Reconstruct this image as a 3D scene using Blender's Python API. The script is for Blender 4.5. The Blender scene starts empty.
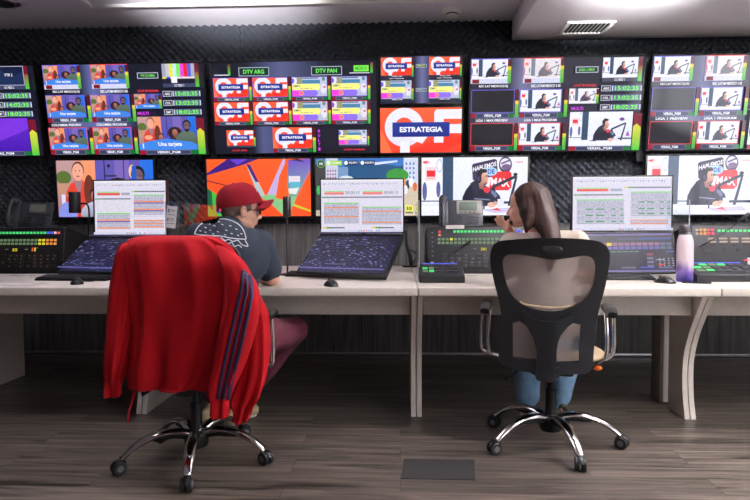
import bpy, bmesh, math, random
from mathutils import Vector, Matrix, Euler, noise
from mathutils.geometry import delaunay_2d_cdt
from mathutils.bvhtree import BVHTree
random.seed(7)
PI = math.pi
SC = bpy.context.scene
COL = SC.collection
R = math.radians

# ------------------------------------------------------------------ camera
F = 600.0
CAM = Vector((0, 0, 1.086))
YAW, PITCH, ROLL = math.atan(25 / F), math.atan(26 / F), 0.0035
CR = Matrix.Rotation(YAW, 3, 'Z') @ Matrix.Rotation(PI / 2 - PITCH, 3, 'X') @ Matrix.Rotation(-ROLL, 3, 'Z')
cd = bpy.data.cameras.new('camera'); cam = bpy.data.objects.new('camera', cd); COL.objects.link(cam)
cd.sensor_width = 36; cd.lens = 36 * F / 750; cd.clip_start = 0.05
cam.matrix_world = Matrix.Translation(CAM) @ CR.to_4x4()
SC.camera = cam
SC.view_settings.view_transform = 'Standard'; SC.view_settings.look = 'None'
SC.view_settings.exposure = 0.0; SC.view_settings.gamma = 1

def ray(px, py): return CR @ Vector(((px - 375) / F, -(py - 250) / F, -1))
def P(px, py, Y):
    d = ray(px, py); return CAM + d * (Y / d.y)
def G(px, py, z):
    d = ray(px, py); return CAM + d * ((z - CAM.z) / d.z)

# ------------------------------------------------------------------ materials
def lin(c):
    return tuple((x / 255 / 12.92) if x <= 10 else ((x / 255 + .055) / 1.055) ** 2.4 for x in c)
MATS = {}
def mat(name, col, rough=.5, metal=0, var=.12, scale=12, bump=0, bscale=60, spec=.5, stretch=(1, 1, 1), coat=0):
    if name in MATS: return MATS[name]
    m = bpy.data.materials.new(name); m.use_nodes = True
    nt = m.node_tree; b = nt.nodes['Principled BSDF']
    c = lin(col)
    tc = nt.nodes.new('ShaderNodeTexCoord'); mp = nt.nodes.new('ShaderNodeMapping')
    mp.inputs['Scale'].default_value = stretch
    nt.links.new(tc.outputs['Object'], mp.inputs['Vector'])
    n = nt.nodes.new('ShaderNodeTexNoise'); n.inputs['Scale'].default_value = scale; n.inputs['Detail'].default_value = 4
    nt.links.new(mp.outputs[0], n.inputs['Vector'])
    r = nt.nodes.new('ShaderNodeValToRGB')
    r.color_ramp.elements[0].position = .3; r.color_ramp.elements[1].position = .7
    r.color_ramp.elements[0].color = (*[x * (1 - var) for x in c], 1)
    r.color_ramp.elements[1].color = (*[min(1, x * (1 + var)) for x in c], 1)
    nt.links.new(n.outputs['Fac'], r.inputs[0]); nt.links.new(r.outputs[0], b.inputs['Base Color'])
    b.inputs['Roughness'].default_value = rough; b.inputs['Metallic'].default_value = metal
    b.inputs['Specular IOR Level'].default_value = spec
    if coat: b.inputs['Coat Weight'].default_value = coat; b.inputs['Coat Roughness'].default_value = .1
    if bump:
        n2 = nt.nodes.new('ShaderNodeTexNoise'); n2.inputs['Scale'].default_value = bscale
        nt.links.new(mp.outputs[0], n2.inputs['Vector'])
        bp = nt.nodes.new('ShaderNodeBump'); bp.inputs['Strength'].default_value = bump; bp.inputs['Distance'].default_value = .01
        nt.links.new(n2.outputs['Fac'], bp.inputs['Height']); nt.links.new(bp.outputs[0], b.inputs['Normal'])
    MATS[name] = m; return m

def emis(name, col, strength=1.0):
    m = bpy.data.materials.new(name); m.use_nodes = True; nt = m.node_tree
    b = nt.nodes['Principled BSDF']; c = lin(col)
    b.inputs['Base Color'].default_value = (*[x * .3 for x in c], 1)
    b.inputs['Emission Color'].default_value = (*c, 1); b.inputs['Emission Strength'].default_value = strength
    return m

def screen_mat(name, strength=1.0, rough=.25):
    """colour attribute -> emission, with a glossy panel coat; fine pixel noise"""
    m = bpy.data.materials.new(name); m.use_nodes = True; nt = m.node_tree
    b = nt.nodes['Principled BSDF']
    b.inputs['Base Color'].default_value = (.012, .012, .014, 1); b.inputs['Roughness'].default_value = rough; b.inputs['Specular IOR Level'].default_value = .5 if rough < .2 else .2
    a = nt.nodes.new('ShaderNodeAttribute'); a.attribute_name = 'Col'
    tc = nt.nodes.new('ShaderNodeTexCoord')
    n = nt.nodes.new('ShaderNodeTexNoise'); n.inputs['Scale'].default_value = 90; n.inputs['Detail'].default_value = 2
    nt.links.new(tc.outputs['Object'], n.inputs['Vector'])
    mr = nt.nodes.new('ShaderNodeMapRange'); mr.inputs['To Min'].default_value = .78; mr.inputs['To Max'].default_value = 1.22
    nt.links.new(n.outputs['Fac'], mr.inputs['Value'])
    mx = nt.nodes.new('ShaderNodeVectorMath'); mx.operation = 'SCALE'
    nt.links.new(a.outputs['Color'], mx.inputs[0]); nt.links.new(mr.outputs[0], mx.inputs['Scale'])
    nt.links.new(mx.outputs[0], b.inputs['Emission Color']); b.inputs['Emission Strength'].default_value = strength
    return m

def attr_mat(name, rough=.6):
    m = bpy.data.materials.new(name); m.use_nodes = True; nt = m.node_tree
    b = nt.nodes['Principled BSDF']; a = nt.nodes.new('ShaderNodeAttribute'); a.attribute_name = 'Col'
    n = nt.nodes.new('ShaderNodeTexNoise'); n.inputs['Scale'].default_value = 40
    bp = nt.nodes.new('ShaderNodeBump'); bp.inputs['Strength'].default_value = .15; bp.inputs['Distance'].default_value = .003
    nt.links.new(n.outputs['Fac'], bp.inputs['Height']); nt.links.new(bp.outputs[0], b.inputs['Normal'])
    nt.links.new(a.outputs['Color'], b.inputs['Base Color']); b.inputs['Roughness'].default_value = rough
    return m

M = dict(
    black=mat('black plastic', (15, 15, 17), .45, spec=.25, var=.1),
    frame=mat('chair back plastic', (27, 28, 32), .42, var=.12, bump=.05, bscale=200),
    bezel=mat('screen bezel', (12, 12, 14), .35),
    dark=mat('dark grey plastic', (24, 25, 28), .55, spec=.25),
    rail=mat('grey rail metal', (46, 46, 48), .5, .3),
    chrome=mat('chrome', (215, 212, 210), .12, 1, var=.03),
    steel=mat('brushed steel', (170, 170, 172), .3, 1),
    cream=mat('cream laminate', (226, 216, 205), .45, var=.05, scale=40),
    creamdk=mat('beige apron laminate', (196, 188, 178), .5, var=.05, scale=40),
    beige=mat('beige fabric', (205, 180, 148), .85, bump=.2, bscale=300),
    white=mat('white paint', (205, 202, 205), .8, var=.02, bump=.04, bscale=30),
    soffit=mat('soffit paint', (226, 222, 226), .8, var=.02, bump=.04, bscale=30),
    ceil=mat('ceiling paint', (196, 193, 202), .85, var=.03, bump=.06, bscale=14),
    foam=mat('charcoal acoustic foam', (50, 53, 59), .95, var=.15, scale=60, bump=.2, bscale=400, spec=.2),
    wplastic=mat('white plastic', (205, 203, 200), .4, var=.03),
    wheel=mat('rubber wheel', (16, 16, 18), .5), hub=mat('grey caster hub', (92, 92, 96), .4),
    phone=mat('phone grey plastic', (46, 48, 54), .45), phonelt=mat('phone silver plastic', (165, 160, 152), .4),
    lcd=emis('phone display', (92, 108, 96), .6),
    cyl=mat('black anodised', (28, 28, 31), .35, .2),
    skin=mat('skin', (222, 168, 144), .5, var=.06, scale=30, spec=.4),
    skin2=mat('skin tan', (222, 168, 146), .5, var=.06, scale=30, spec=.4),
    cap=mat('dark red cotton twill', (116, 4, 22), .85, spec=.2, var=.1, bump=.2, bscale=500),
    navy=mat('navy cotton', (15, 27, 42), .85, var=.12, scale=8, bump=.25, bscale=24),
    maroon=mat('maroon cotton trousers', (74, 14, 34), .85, var=.15, scale=9, bump=.3, bscale=20),
    shirt=mat('cream cotton', (222, 206, 192), .85, var=.05, bump=.3, bscale=22),
    jeans=mat('blue denim', (108, 142, 172), .85, var=.25, scale=14, bump=.25, bscale=60),
    red=mat('red polyester', (166, 2, 17), .85, spec=.25, var=.1, scale=5, bump=.15, bscale=14),
    stripe=mat('navy stripe', (34, 22, 62), .65),
    print=mat('white screen print', (215, 218, 222), .8),
    shoe=mat('cream suede', (178, 160, 124), .8, bump=.2),
    ghair=mat('short grey hair', (112, 94, 86), .9, bump=.5, bscale=300),
    paper=mat('paper', (206, 198, 194), .8, var=.03),
    glass=mat('dark lens', (30, 26, 40), .1),
    orange=mat('orange plastic', (240, 110, 20), .4),
    lid=mat('brown grey lid', (70, 66, 70), .3, .6),
)
# see-through mesh cloth of the chair back
def mesh_cloth():
    m = bpy.data.materials.new('grey chair mesh'); m.use_nodes = True; nt = m.node_tree
    b = nt.nodes['Principled BSDF']; b.inputs['Base Color'].default_value = (*lin((150, 134, 132)), 1)
    b.inputs['Roughness'].default_value = .8
    t = nt.nodes.new('ShaderNodeBsdfTransparent'); mx = nt.nodes.new('ShaderNodeMixShader')
    mx.inputs[0].default_value = .6
    nt.links.new(t.outputs[0], mx.inputs[1]); nt.links.new(b.outputs[0], mx.inputs[2])
    nt.links.new(mx.outputs[0], nt.nodes['Material Output'].inputs[0]); return m
M['mesh'] = mesh_cloth()
def acrylic():
    m = bpy.data.materials.new('clear acrylic'); m.use_nodes = True; nt = m.node_tree
    nt.nodes.remove(nt.nodes['Principled BSDF'])
    fr = nt.nodes.new('ShaderNodeFresnel'); fr.inputs['IOR'].default_value = 1.4
    tr = nt.nodes.new('ShaderNodeBsdfTransparent'); tr.inputs['Color'].default_value = (.95, .97, .98, 1)
    gl = nt.nodes.new('ShaderNodeBsdfGlossy'); gl.inputs['Roughness'].default_value = .04
    mx = nt.nodes.new('ShaderNodeMixShader'); L = nt.links.new
    ge = nt.nodes.new('ShaderNodeNewGeometry'); su = nt.nodes.new('ShaderNodeMath'); su.operation = 'SUBTRACT'; su.use_clamp = True; L(fr.outputs[0], su.inputs[0]); L(ge.outputs['Backfacing'], su.inputs[1]); L(su.outputs[0], mx.inputs[0]); L(tr.outputs[0], mx.inputs[1]); L(gl.outputs[0], mx.inputs[2]); L(mx.outputs[0], nt.nodes['Material Output'].inputs[0])
    return m
M['acrylic'] = acrylic()
def hair_mat():
    m = mat('brown hair', (38, 23, 18), .5, spec=.15, var=.3, scale=14, stretch=(9, 9, .35), bump=.12, bscale=16); return m
M['hair'] = hair_mat()

# ------------------------------------------------------------------ builders
def tag(o, label=None, cat=None, group=None, kind=None):
    if label: o['label'] = label
    if cat: o['category'] = cat
    if group: o['group'] = group
    if kind: o['kind'] = kind
    return o
def thing(name, label, cat, loc=(0, 0, 0), rz=0, group=None):
    o = bpy.data.objects.new(name, None); COL.objects.link(o)
    o.empty_display_size = .05
    o.location = loc; o.rotation_euler = (0, 0, rz); return tag(o, label, cat, group)

class MB:
    def __init__(s): s.bm = bmesh.new()
    def box(s, c, d, bev=0, rot=None, seg=2):
        mt = Matrix.Translation(c)
        if rot is not None: mt = mt @ rot.to_4x4()
        r = bmesh.ops.create_cube(s.bm, size=1, matrix=mt @ Matrix.Diagonal((*d, 1)))
        if bev:
            es = {e for v in r['verts'] for e in v.link_edges}
            bmesh.ops.bevel(s.bm, geom=list(es), offset=bev, segments=seg, profile=.5, affect='EDGES')
        return s
    def ell(s, c, r, rot=None, u=20, v=14):
        mt = Matrix.Translation(c)
        if rot is not None: mt = mt @ rot.to_4x4()
        if not hasattr(r, '__len__'): r = (r, r, r)
        bmesh.ops.create_uvsphere(s.bm, u_segments=u, v_segments=v, radius=1, matrix=mt @ Matrix.Diagonal((*r, 1))); return s
    def cyl(s, p0, p1, r0, r1=None, seg=20):
        return s.tube([p0, p1], [r0, r0 if r1 is None else r1], seg)
    def tube(s, pts, r, seg=10, flat=1.0, caps=True, up=None):
        pts = [Vector(p) for p in pts]
        rs = r if hasattr(r, '__len__') else [r] * len(pts)
        rings = []; n = None
        for i, p in enumerate(pts):
            t = (pts[min(i + 1, len(pts) - 1)] - pts[max(i - 1, 0)]).normalized()
            if n is None:
                a = Vector(up) if up else (Vector((0, 0, 1)) if abs(t.z) < .9 else Vector((1, 0, 0)))
                n = (a - t * a.dot(t)).normalized()
            else: n = (n - t * n.dot(t)).normalized()
            b = t.cross(n)
            rings.append([s.bm.verts.new(p + (n * math.cos(2 * PI * k / seg) * flat + b * math.sin(2 * PI * k / seg)) * rs[i]) for k in range(seg)])
        for a, b in zip(rings, rings[1:]):
            for k in range(seg): s.bm.faces.new((a[k], a[(k + 1) % seg], b[(k + 1) % seg], b[k]))
        if caps: s.bm.faces.new(rings[0][::-1]); s.bm.faces.new(rings[-1])
        return s
    def lathe(s, prof, c=(0, 0, 0), seg=28, rot=None):
        mt = Matrix.Translation(c)
        if rot is not None: mt = mt @ rot.to_4x4()
        rings = [[s.bm.verts.new(mt @ Vector((r * math.cos(2 * PI * k / seg), r * math.sin(2 * PI * k / seg), z))) for k in range(seg)] for r, z in prof]
        for a, b in zip(rings, rings[1:]):
            for k in range(seg): s.bm.faces.new((a[k], a[(k + 1) % seg], b[(k + 1) % seg], b[k]))
        s.bm.faces.new(rings[0][::-1]); s.bm.faces.new(rings[-1]); return s
    def loft(s, rings, caps=True):
        rr = [[s.bm.verts.new(p) for p in ring] for ring in rings]; n = len(rr[0])
        for a, b in zip(rr, rr[1:]):
            for k in range(n): s.bm.faces.new((a[k], a[(k + 1) % n], b[(k + 1) % n], b[k]))
        if caps: s.bm.faces.new(rr[0][::-1]); s.bm.faces.new(rr[-1])
        return s
    def quad(s, a, b, c, d): s.bm.faces.new([s.bm.verts.new(Vector(p)) for p in (a, b, c, d)]); return s
    def plate(s, outline, holes, f, step=.02, th=.02):
        """2D outline with holes, point map f(x,z,side) side in 0..1 -> Vector"""
        def dens(pl):
            o = []
            for i, p in enumerate(pl):
                q = pl[(i + 1) % len(pl)]; L = math.dist(p, q); n = max(1, int(L / step))
                for k in range(n): o.append((p[0] + (q[0] - p[0]) * k / n, p[1] + (q[1] - p[1]) * k / n))
            return o
        def inside(p, pl):
            c = False
            for i in range(len(pl)):
                (x0, y0), (x1, y1) = pl[i - 1], pl[i]
                if (y0 > p[1]) != (y1 > p[1]) and p[0] < (x1 - x0) * (p[1] - y0) / (y1 - y0) + x0: c = not c
            return c
        loops = [dens(outline)] + [dens(h) for h in holes]
        V, E = [], []
        for L in loops:
            b = len(V); V += L; E += [(b + i, b + (i + 1) % len(L)) for i in range(len(L))]
        ok = lambda p: inside(p, loops[0]) and not any(inside(p, h) for h in loops[1:])
        nb = list(V)
        xs = [p[0] for p in outline]; zs = [p[1] for p in outline]
        x = min(xs) + step / 2
        while x < max(xs):
            z = min(zs) + step / 2
            while z < max(zs):
                if ok((x, z)) and min((x - a) ** 2 + (z - b) ** 2 for a, b in nb) > (step * .55) ** 2: V.append((x, z))
                z += step
            x += step
        vo, eo, fo, *_ = delaunay_2d_cdt([Vector(v) for v in V], E, [], 0, 1e-6)
        tris = [t for t in fo if ok(tuple(sum((vo[i] for i in t), Vector((0, 0))) / 3))]
        A = [s.bm.verts.new(f(v.x, v.y, 0)) for v in vo]; B = [s.bm.verts.new(f(v.x, v.y, 1)) for v in vo]
        cnt = {}
        for t in tris:
            s.bm.faces.new([A[i] for i in t]); s.bm.faces.new([B[i] for i in reversed(t)])
            for i in range(3):
                e = (t[i], t[(i + 1) % 3])
                k = tuple(sorted(e)); cnt.setdefault(k, []).append(e)
        for k, es in cnt.items():
            if len(es) == 1:
                i, j = es[0]; s.bm.faces.new((A[j], A[i], B[i], B[j]))
        for v in A + B:
            if not v.link_faces: s.bm.verts.remove(v)
        return s
    def build(s, name, m, parent=None, smooth=40, loc=None, rot=None, bevel=0, **kw):
        bmesh.ops.recalc_face_normals(s.bm, faces=s.bm.faces)
        me = bpy.data.meshes.new(name); s.bm.to_mesh(me); s.bm.free()
        me.materials.append(m)
        if smooth: me.shade_smooth(); me.set_sharp_from_angle(angle=R(smooth))
        o = bpy.data.objects.new(name, me); COL.objects.link(o)
        if parent: o.parent = parent
        if loc is not None: o.location = loc
        if rot is not None: o.rotation_euler = rot
        if bevel:
            b = o.modifiers.new('bevel', 'BEVEL'); b.width = bevel; b.segments = 2; b.limit_method = 'ANGLE'; b.angle_limit = R(50)
        return tag(o, **kw)

def smoothpoly(pts, n=4):
    """closed Catmull-Rom"""
    o = []
    L = len(pts)
    for i in range(L):
        p0, p1, p2, p3 = [Vector(pts[(i + k) % L]) for k in (-1, 0, 1, 2)]
        for k in range(n):
            t = k / n
            o.append(tuple(.5 * ((2 * p1) + (p2 - p0) * t + (2 * p0 - 5 * p1 + 4 * p2 - p3) * t * t + (3 * p1 - p0 - 3 * p2 + p3) * t ** 3)))
    return o
def spline(pts, n=6):
    o = []
    P_ = [Vector(p) for p in pts]
    for i in range(len(P_) - 1):
        p0, p1, p2, p3 = P_[max(i - 1, 0)], P_[i], P_[i + 1], P_[min(i + 2, len(P_) - 1)]
        for k in range(n):
            t = k / n
            o.append(.5 * ((2 * p1) + (p2 - p0) * t + (2 * p0 - 5 * p1 + 4 * p2 - p3) * t * t + (3 * p1 - p0 - 3 * p2 + p3) * t ** 3))
    o.append(P_[-1]); return o

class Blob:
    """closed solids united by a voxel remesh into one continuous skin"""
    def __init__(s): s.m = MB()
    def cap(s, p0, r0, p1, r1, flat=None):
        p0, p1 = Vector(p0), Vector(p1)
        s.m.ell(p0, r0, u=16, v=10).ell(p1, r1, u=16, v=10).tube([p0, p1], [r0, r1], 16); return s
    def chain(s, pts):
        for (a, ra), (b, rb) in zip(pts, pts[1:]): s.cap(a, ra, b, rb)
        return s
    def ell(s, c, r, rot=None): s.m.ell(c, r, rot); return s
    def build(s, name, m, parent, voxel=.006, smooth=6, disp=None, **kw):
        o = s.m.build(name, m, None, smooth=0)
        rm = o.modifiers.new('r', 'REMESH'); rm.mode = 'VOXEL'; rm.voxel_size = voxel
        sm = o.modifiers.new('s', 'SMOOTH'); sm.factor = .5; sm.iterations = smooth
        bpy.context.view_layer.update()
        dg = bpy.context.evaluated_depsgraph_get()
        me = bpy.data.meshes.new_from_object(o.evaluated_get(dg))
        if disp:
            nn = [v.normal.copy() for v in me.vertices]
            for v, n_ in zip(me.vertices, nn): v.co = v.co + n_ * disp(v.co, n_)
        o.modifiers.clear(); old = o.data; o.data = me; bpy.data.meshes.remove(old)
        me.materials.clear(); me.materials.append(m); me.name = name; me.shade_smooth()
        o.name = name
        if parent: o.parent = parent
        return tag(o, **kw)

# ------------------------------------------------------------------ flat pictures (screens, prints)
TXT = {}
def text_geo(s, bold=0):
    k = (s, bold)
    if k in TXT: return TXT[k]
    c = bpy.data.curves.new('t', 'FONT'); c.body = s; c.size = 1; c.resolution_u = 2; c.offset = bold
    o = bpy.data.objects.new('t', c); COL.objects.link(o); bpy.context.view_layer.update()
    me = bpy.data.meshes.new_from_object(o.evaluated_get(bpy.context.evaluated_depsgraph_get()))
    vs = [(v.co.x, v.co.y) for v in me.vertices]; fs = [tuple(p.vertices) for p in me.polygons]
    bpy.data.objects.remove(o); bpy.data.curves.remove(c); bpy.data.meshes.remove(me)
    x0 = min(v[0] for v in vs); x1 = max(v[0] for v in vs); y0 = min(v[1] for v in vs); y1 = max(v[1] for v in vs)
    TXT[k] = ([((x - x0) / (x1 - x0), (y - y0) / (y1 - y0)) for x, y in vs], fs, (x1 - x0) / (y1 - y0)); return TXT[k]

class Canvas:
    """drawing on a w x h panel in u (right) / v (down), colours kept per face corner; local frame x right, z up, facing -y"""
    def __init__(s, w, h): s.w, s.h, s.V, s.Fc, s.C, s.l = w, h, [], [], [], 0; s.T = [(0, 0, 1, 1)]; s.dl = .00035; s.tint = None
    def push(s, u0, v0, u1, v1):
        a = s.T[-1]; W, H = a[2] - a[0], a[3] - a[1]
        s.T.append((a[0] + u0 * W, a[1] + v0 * H, a[0] + u1 * W, a[1] + v1 * H)); return s
    def pop(s): s.T.pop()
    def ab(s, u, v):
        a = s.T[-1]; return a[0] + u * (a[2] - a[0]), a[1] + v * (a[3] - a[1])
    def poly(s, pts, col, cols=None, layer=True):
        if layer: s.l += 1
        a = s.T[-1]; b = len(s.V)
        for u, v in pts:
            u, v = min(max(u, 0), 1), min(max(v, 0), 1)
            U, V_ = s.ab(u, v); s.V.append(((U - .5) * s.w, -s.l * s.dl, (.5 - V_) * s.h))
        s.Fc.append(list(range(b, b + len(pts)))); cl = cols or [col] * len(pts)
        if s.tint: cl = [tuple(c[i] * (1 - s.tint[3]) + s.tint[i] * s.tint[3] for i in range(3)) for c in cl]
        s.C.append([lin(c) for c in cl]); return s
    def rect(s, u0, v0, u1, v1, col, col2=None, horiz=False):
        cols = None
        if col2: cols = [col, col2, col2, col] if horiz else [col, col, col2, col2]
        return s.poly([(u0, v0), (u1, v0), (u1, v1), (u0, v1)], col, cols)
    def frame(s, u0, v0, u1, v1, t, col, tv=None):
        a = s.T[-1]; tv = tv or t * (a[2] - a[0]) * s.w / ((a[3] - a[1]) * s.h)
        s.rect(u0, v0, u1, v0 + tv, col); s.rect(u0, v1 - tv, u1, v1, col)
        s.rect(u0, v0, u0 + t, v1, col); return s.rect(u1 - t, v0, u1, v1, col)
    def ell(s, u, v, ru, rv, col, n=16, a0=0, a1=360, col2=None):
        pts = [(u + ru * math.cos(R(a0 + (a1 - a0) * k / n)), v + rv * math.sin(R(a0 + (a1 - a0) * k / n))) for k in range(n + (a1 - a0 < 360))]
        cols = None
        if col2: cols = [tuple(col[i] + (col2[i] - col[i]) * (math.sin(R(a0 + (a1 - a0) * k / n)) * .5 + .5) for i in range(3)) for k in range(len(pts))]
        return s.poly(pts, col, cols)
    def text(s, t, u0, v0, u1, v1, col, bold=.02):
        """fits the text into the box"""
        vs, fs, asp = text_geo(t, bold); s.l += 1
        c = lin(col)
        for f in fs:
            b = len(s.V)
            for i in f:
                x, y = vs[i]; U, V_ = s.ab(u0 + (u1 - u0) * x, v1 + (v0 - v1) * y)
                s.V.append(((U - .5) * s.w, -s.l * s.dl, (.5 - V_) * s.h))
            s.Fc.append(list(range(b, b + len(f)))); s.C.append([c] * len(f))
        return s
    def build(s, name, m, parent, loc=(0, 0, 0), rot=None, **kw):
        me = bpy.data.meshes.new(name); me.from_pydata(s.V, [], s.Fc); me.materials.append(m)
        at = me.color_attributes.new('Col', 'FLOAT_COLOR', 'CORNER'); i = 0
        for cl in s.C:
            for c in cl: at.data[i].color = (*c, 1); i += 1
        o = bpy.data.objects.new(name, me); COL.objects.link(o); o.parent = parent; o.location = loc
        if rot is not None: o.rotation_euler = rot
        return tag(o, **kw)
# ================================================================== SETTING
YW = 4.86            # rear wall of the picture
def wood(name, c1, c2, rough, sx, sy, plank=None, axis='Y', bumpd=.002, refl=.5):
    m = bpy.data.materials.new(name); m.use_nodes = True; nt = m.node_tree; b = nt.nodes['Principled BSDF']
    L = nt.links.new; N = nt.nodes.new
    tc = N('ShaderNodeTexCoord'); mp = N('ShaderNodeMapping'); mp.inputs['Scale'].default_value = (sx, sy, sy if axis == 'Y' else sx)
    if axis == 'Z': mp.inputs['Scale'].default_value = (sy, sy, sx)
    L(tc.outputs['Object'], mp.inputs['Vector'])
    n = N('ShaderNodeTexNoise'); n.inputs['Scale'].default_value = 1; n.inputs['Detail'].default_value = 8; n.inputs['Roughness'].default_value = .65; n.inputs['Distortion'].default_value = .6
    src = mp.outputs[0]
    if plank:
        br = N('ShaderNodeTexBrick'); br.inputs['Scale'].default_value = 1; br.inputs['Brick Width'].default_value = plank[0]; br.inputs['Row Height'].default_value = plank[1]
        br.inputs['Mortar Size'].default_value = .0012; br.inputs['Color1'].default_value = (0, 0, 0, 1); br.inputs['Color2'].default_value = (1, 1, 1, 1); br.offset = .37
        br.inputs['Mortar'].default_value = (.5, .5, .5, 1)
        L(tc.outputs['Object'], br.inputs['Vector'])
        sc = N('ShaderNodeVectorMath'); sc.operation = 'SCALE'; sc.inputs['Scale'].default_value = 13
        L(br.outputs['Color'], sc.inputs[0])
        ad = N('ShaderNodeVectorMath'); L(mp.outputs[0], ad.inputs[0]); L(sc.outputs[0], ad.inputs[1]); src = ad.outputs[0]
    L(src, n.inputs['Vector'])
    r = N('ShaderNodeValToRGB'); r.color_ramp.elements[0].position = .36; r.color_ramp.elements[1].position = .66
    r.color_ramp.elements[0].color = (*lin(c1), 1); r.color_ramp.elements[1].color = (*lin(c2), 1)
    L(n.outputs['Fac'], r.inputs[0]); out = r.outputs[0]
    if plank:
        mr = N('ShaderNodeMapRange'); mr.inputs['To Min'].default_value = .72; mr.inputs['To Max'].default_value = 1.25
        L(br.outputs['Color'], mr.inputs['Value'])
        v = N('ShaderNodeVectorMath'); v.operation = 'SCALE'; L(out, v.inputs[0]); L(mr.outputs[0], v.inputs['Scale'])
        mo = N('ShaderNodeMix'); mo.data_type = 'RGBA'; L(br.outputs['Fac'], mo.inputs[0]); L(v.outputs[0], mo.inputs[6]); mo.inputs[7].default_value = (.008, .006, .006, 1)
        out = mo.outputs[2]
    L(out, b.inputs['Base Color']); b.inputs['Roughness'].default_value = rough; b.inputs['Specular IOR Level'].default_value = refl
    bp = N('ShaderNodeBump'); bp.inputs['Strength'].default_value = .25; bp.inputs['Distance'].default_value = bumpd
    L(n.outputs['Fac'], bp.inputs['Height']); L(bp.outputs[0], b.inputs['Normal'])
    return m
floor_m = wood('vinyl plank floor', (38, 33, 30), (132, 120, 110), .32, 1.6, 28, plank=(1.3, .16))
wall_m = wood('dark wood veneer', (50, 48, 47), (106, 102, 99), .5, 1.4, 34, axis='Z')
side_m = mat('pale wall paint', (196, 192, 194), .9, var=.03)

XL, XR, YB, ZC = -3.6, 4.6, -3.2, 2.70
MB().box(((XL + XR) / 2, (YB + YW) / 2, -.05), (XR - XL + .4, YW - YB + .4, .1)).build('floor', floor_m, kind='structure')
MB().box(((XL + XR) / 2, (YB + YW) / 2, ZC + .05), (XR - XL + .4, YW - YB + .4, .1)).build('ceiling', M['ceil'], kind='structure')
MB().box(((XL + XR) / 2, YW + .1, ZC / 2), (XR - XL + .2, .1, ZC)).build('wall_back', wall_m, kind='structure')
MB().box((XL - .05, (YB + YW) / 2, ZC / 2), (.1, YW - YB + .2, ZC)).build('wall_left', mat('grey wall paint', (104, 101, 103), .9, var=.03), kind='structure')
MB().box((XR + .05, (YB + YW) / 2, ZC / 2), (.1, YW - YB + .2, ZC)).build('wall_right', side_m, kind='structure')
MB().box(((XL + XR) / 2, YB - .05, ZC / 2), (XR - XL + .2, .1, ZC)).build('wall_rear', side_m, kind='structure')
# pale strip where the wood wall meets the floor
MB().box(((XL + XR) / 2, YW + .044, .018), (XR - XL, .012, .022), .003).build('baseboard_back', M['steel'], kind='structure')
# wood wall sits in front up to under the screens
# daylight window in the wall behind the camera (it mirrors in the upper right screens)
w = MB().box((XR - .02, -.7, 1.5), (.02, 4.4, 1.5)).build('window_1', emis('daylight pane', (238, 240, 250), 5.2), kind='structure')
fr = MB()
for y in (-2.92, -1.4, .1, 1.52): fr.box((XR - .04, y, 1.5), (.06, .09, 1.64), .005)
for z in (.71, 2.29): fr.box((XR - .04, -.7, z), (.06, 4.5, .07), .005)
fr.build('window_frame', M['black'], w)

# lowered soffit on the right
SX0, SZ = P(511, 42, YW).x, P(511, 42, YW).z
MB().box(((SX0 + XR) / 2, (YW + YB) / 2 + .02, (SZ + ZC) / 2), (XR - SX0, YW - YB - .1, ZC - SZ - .002), .012).build('ceiling_soffit', M['soffit'], kind='structure')
# shallow lighting tray on the left, its rim is seen at the top edge
a, b_ = G(92, 5, ZC), G(372, -1, ZC)
tr = MB()
ty = a.y
tr.box(((a.x + SX0 - .5) / 2, ty, ZC - .012), (SX0 - .5 - a.x, .03, .024), .004)
tr.box((a.x, ty - 1.2, ZC - .012), (.03, 2.4, .024), .004)
tr.build('trim_1', M['wplastic'], kind='structure')

# ceiling lamps (panels), the real light of the room
def lamp_panel(x, y, sx, sy, z, power, col, label):
    t = thing('ceiling_light', label, 'ceiling light', (x, y, z))
    f = MB()
    for s_ in (-1, 1):
        f.box((s_ * sx / 2, 0, -.012), (.03, sy + .03, .024), .004); f.box((0, s_ * sy / 2, -.012), (sx + .03, .03, .024), .004)
    f.build('frame', M['wplastic'], t)
    MB().box((0, 0, -.006), (sx, sy, .008)).build('diffuser', emis('diffuser', (255, 250, 245), power), t)
lamp_panel(2.15, 1.35, 1.2, .6, SZ, 30, 0, 'square white ceiling light panel set in the lowered soffit at the right')
lamp_panel(2.4, -1.4, 1.2, .6, SZ, 20, 0, 'white ceiling light panel behind the camera on the right')
lamp_panel(-.55, .75, 1.2, .6, ZC, 1.2, 0, 'white ceiling light panel in the ceiling tray over the centre of the room')

def fill_spot(x, y, z, aim, power, size, label):  # fill spots added out of view to brighten the ceiling and soffit
    t = thing('added_fill_spot', label, 'fill light', (x, y, z))
    d = (Vector(aim) - Vector((x, y, z))).normalized(); q = d.to_track_quat('-Z', 'Y')
    m = MB().tube([-d * .1, d * .0], [.06, .08], 20); m.build('housing', M['black'], t)
    MB().cyl((0, 0, 0), (0, 0, ZC - z), .008).build('stem', M['black'], t)
    ld = bpy.data.lights.new('lamp', 'SPOT'); ld.energy = power; ld.spot_size = R(size); ld.spot_blend = .45; ld.shadow_soft_size = .07; ld.color = (1, .98, 1)
    lo = bpy.data.objects.new('lamp', ld); COL.objects.link(lo); lo.parent = t; lo.location = d * .03; lo.rotation_euler = q.to_euler()
fill_spot(1.5, 1.4, 1.98, (1.5, 3.2, 3.04), 15500, 44, 'added black fill spotlight washing the left half of the soffit underside')
fill_spot(3.1, 1.4, 1.98, (3.1, 3.2, 3.04), 13500, 44, 'added black fill spotlight washing the right half of the soffit underside')
fill_spot(-1.3, 1.4, 1.98, (-1.3, 3.2, 3.04), 3000, 46, 'added black fill spotlight washing the left part of the ceiling')
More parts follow.
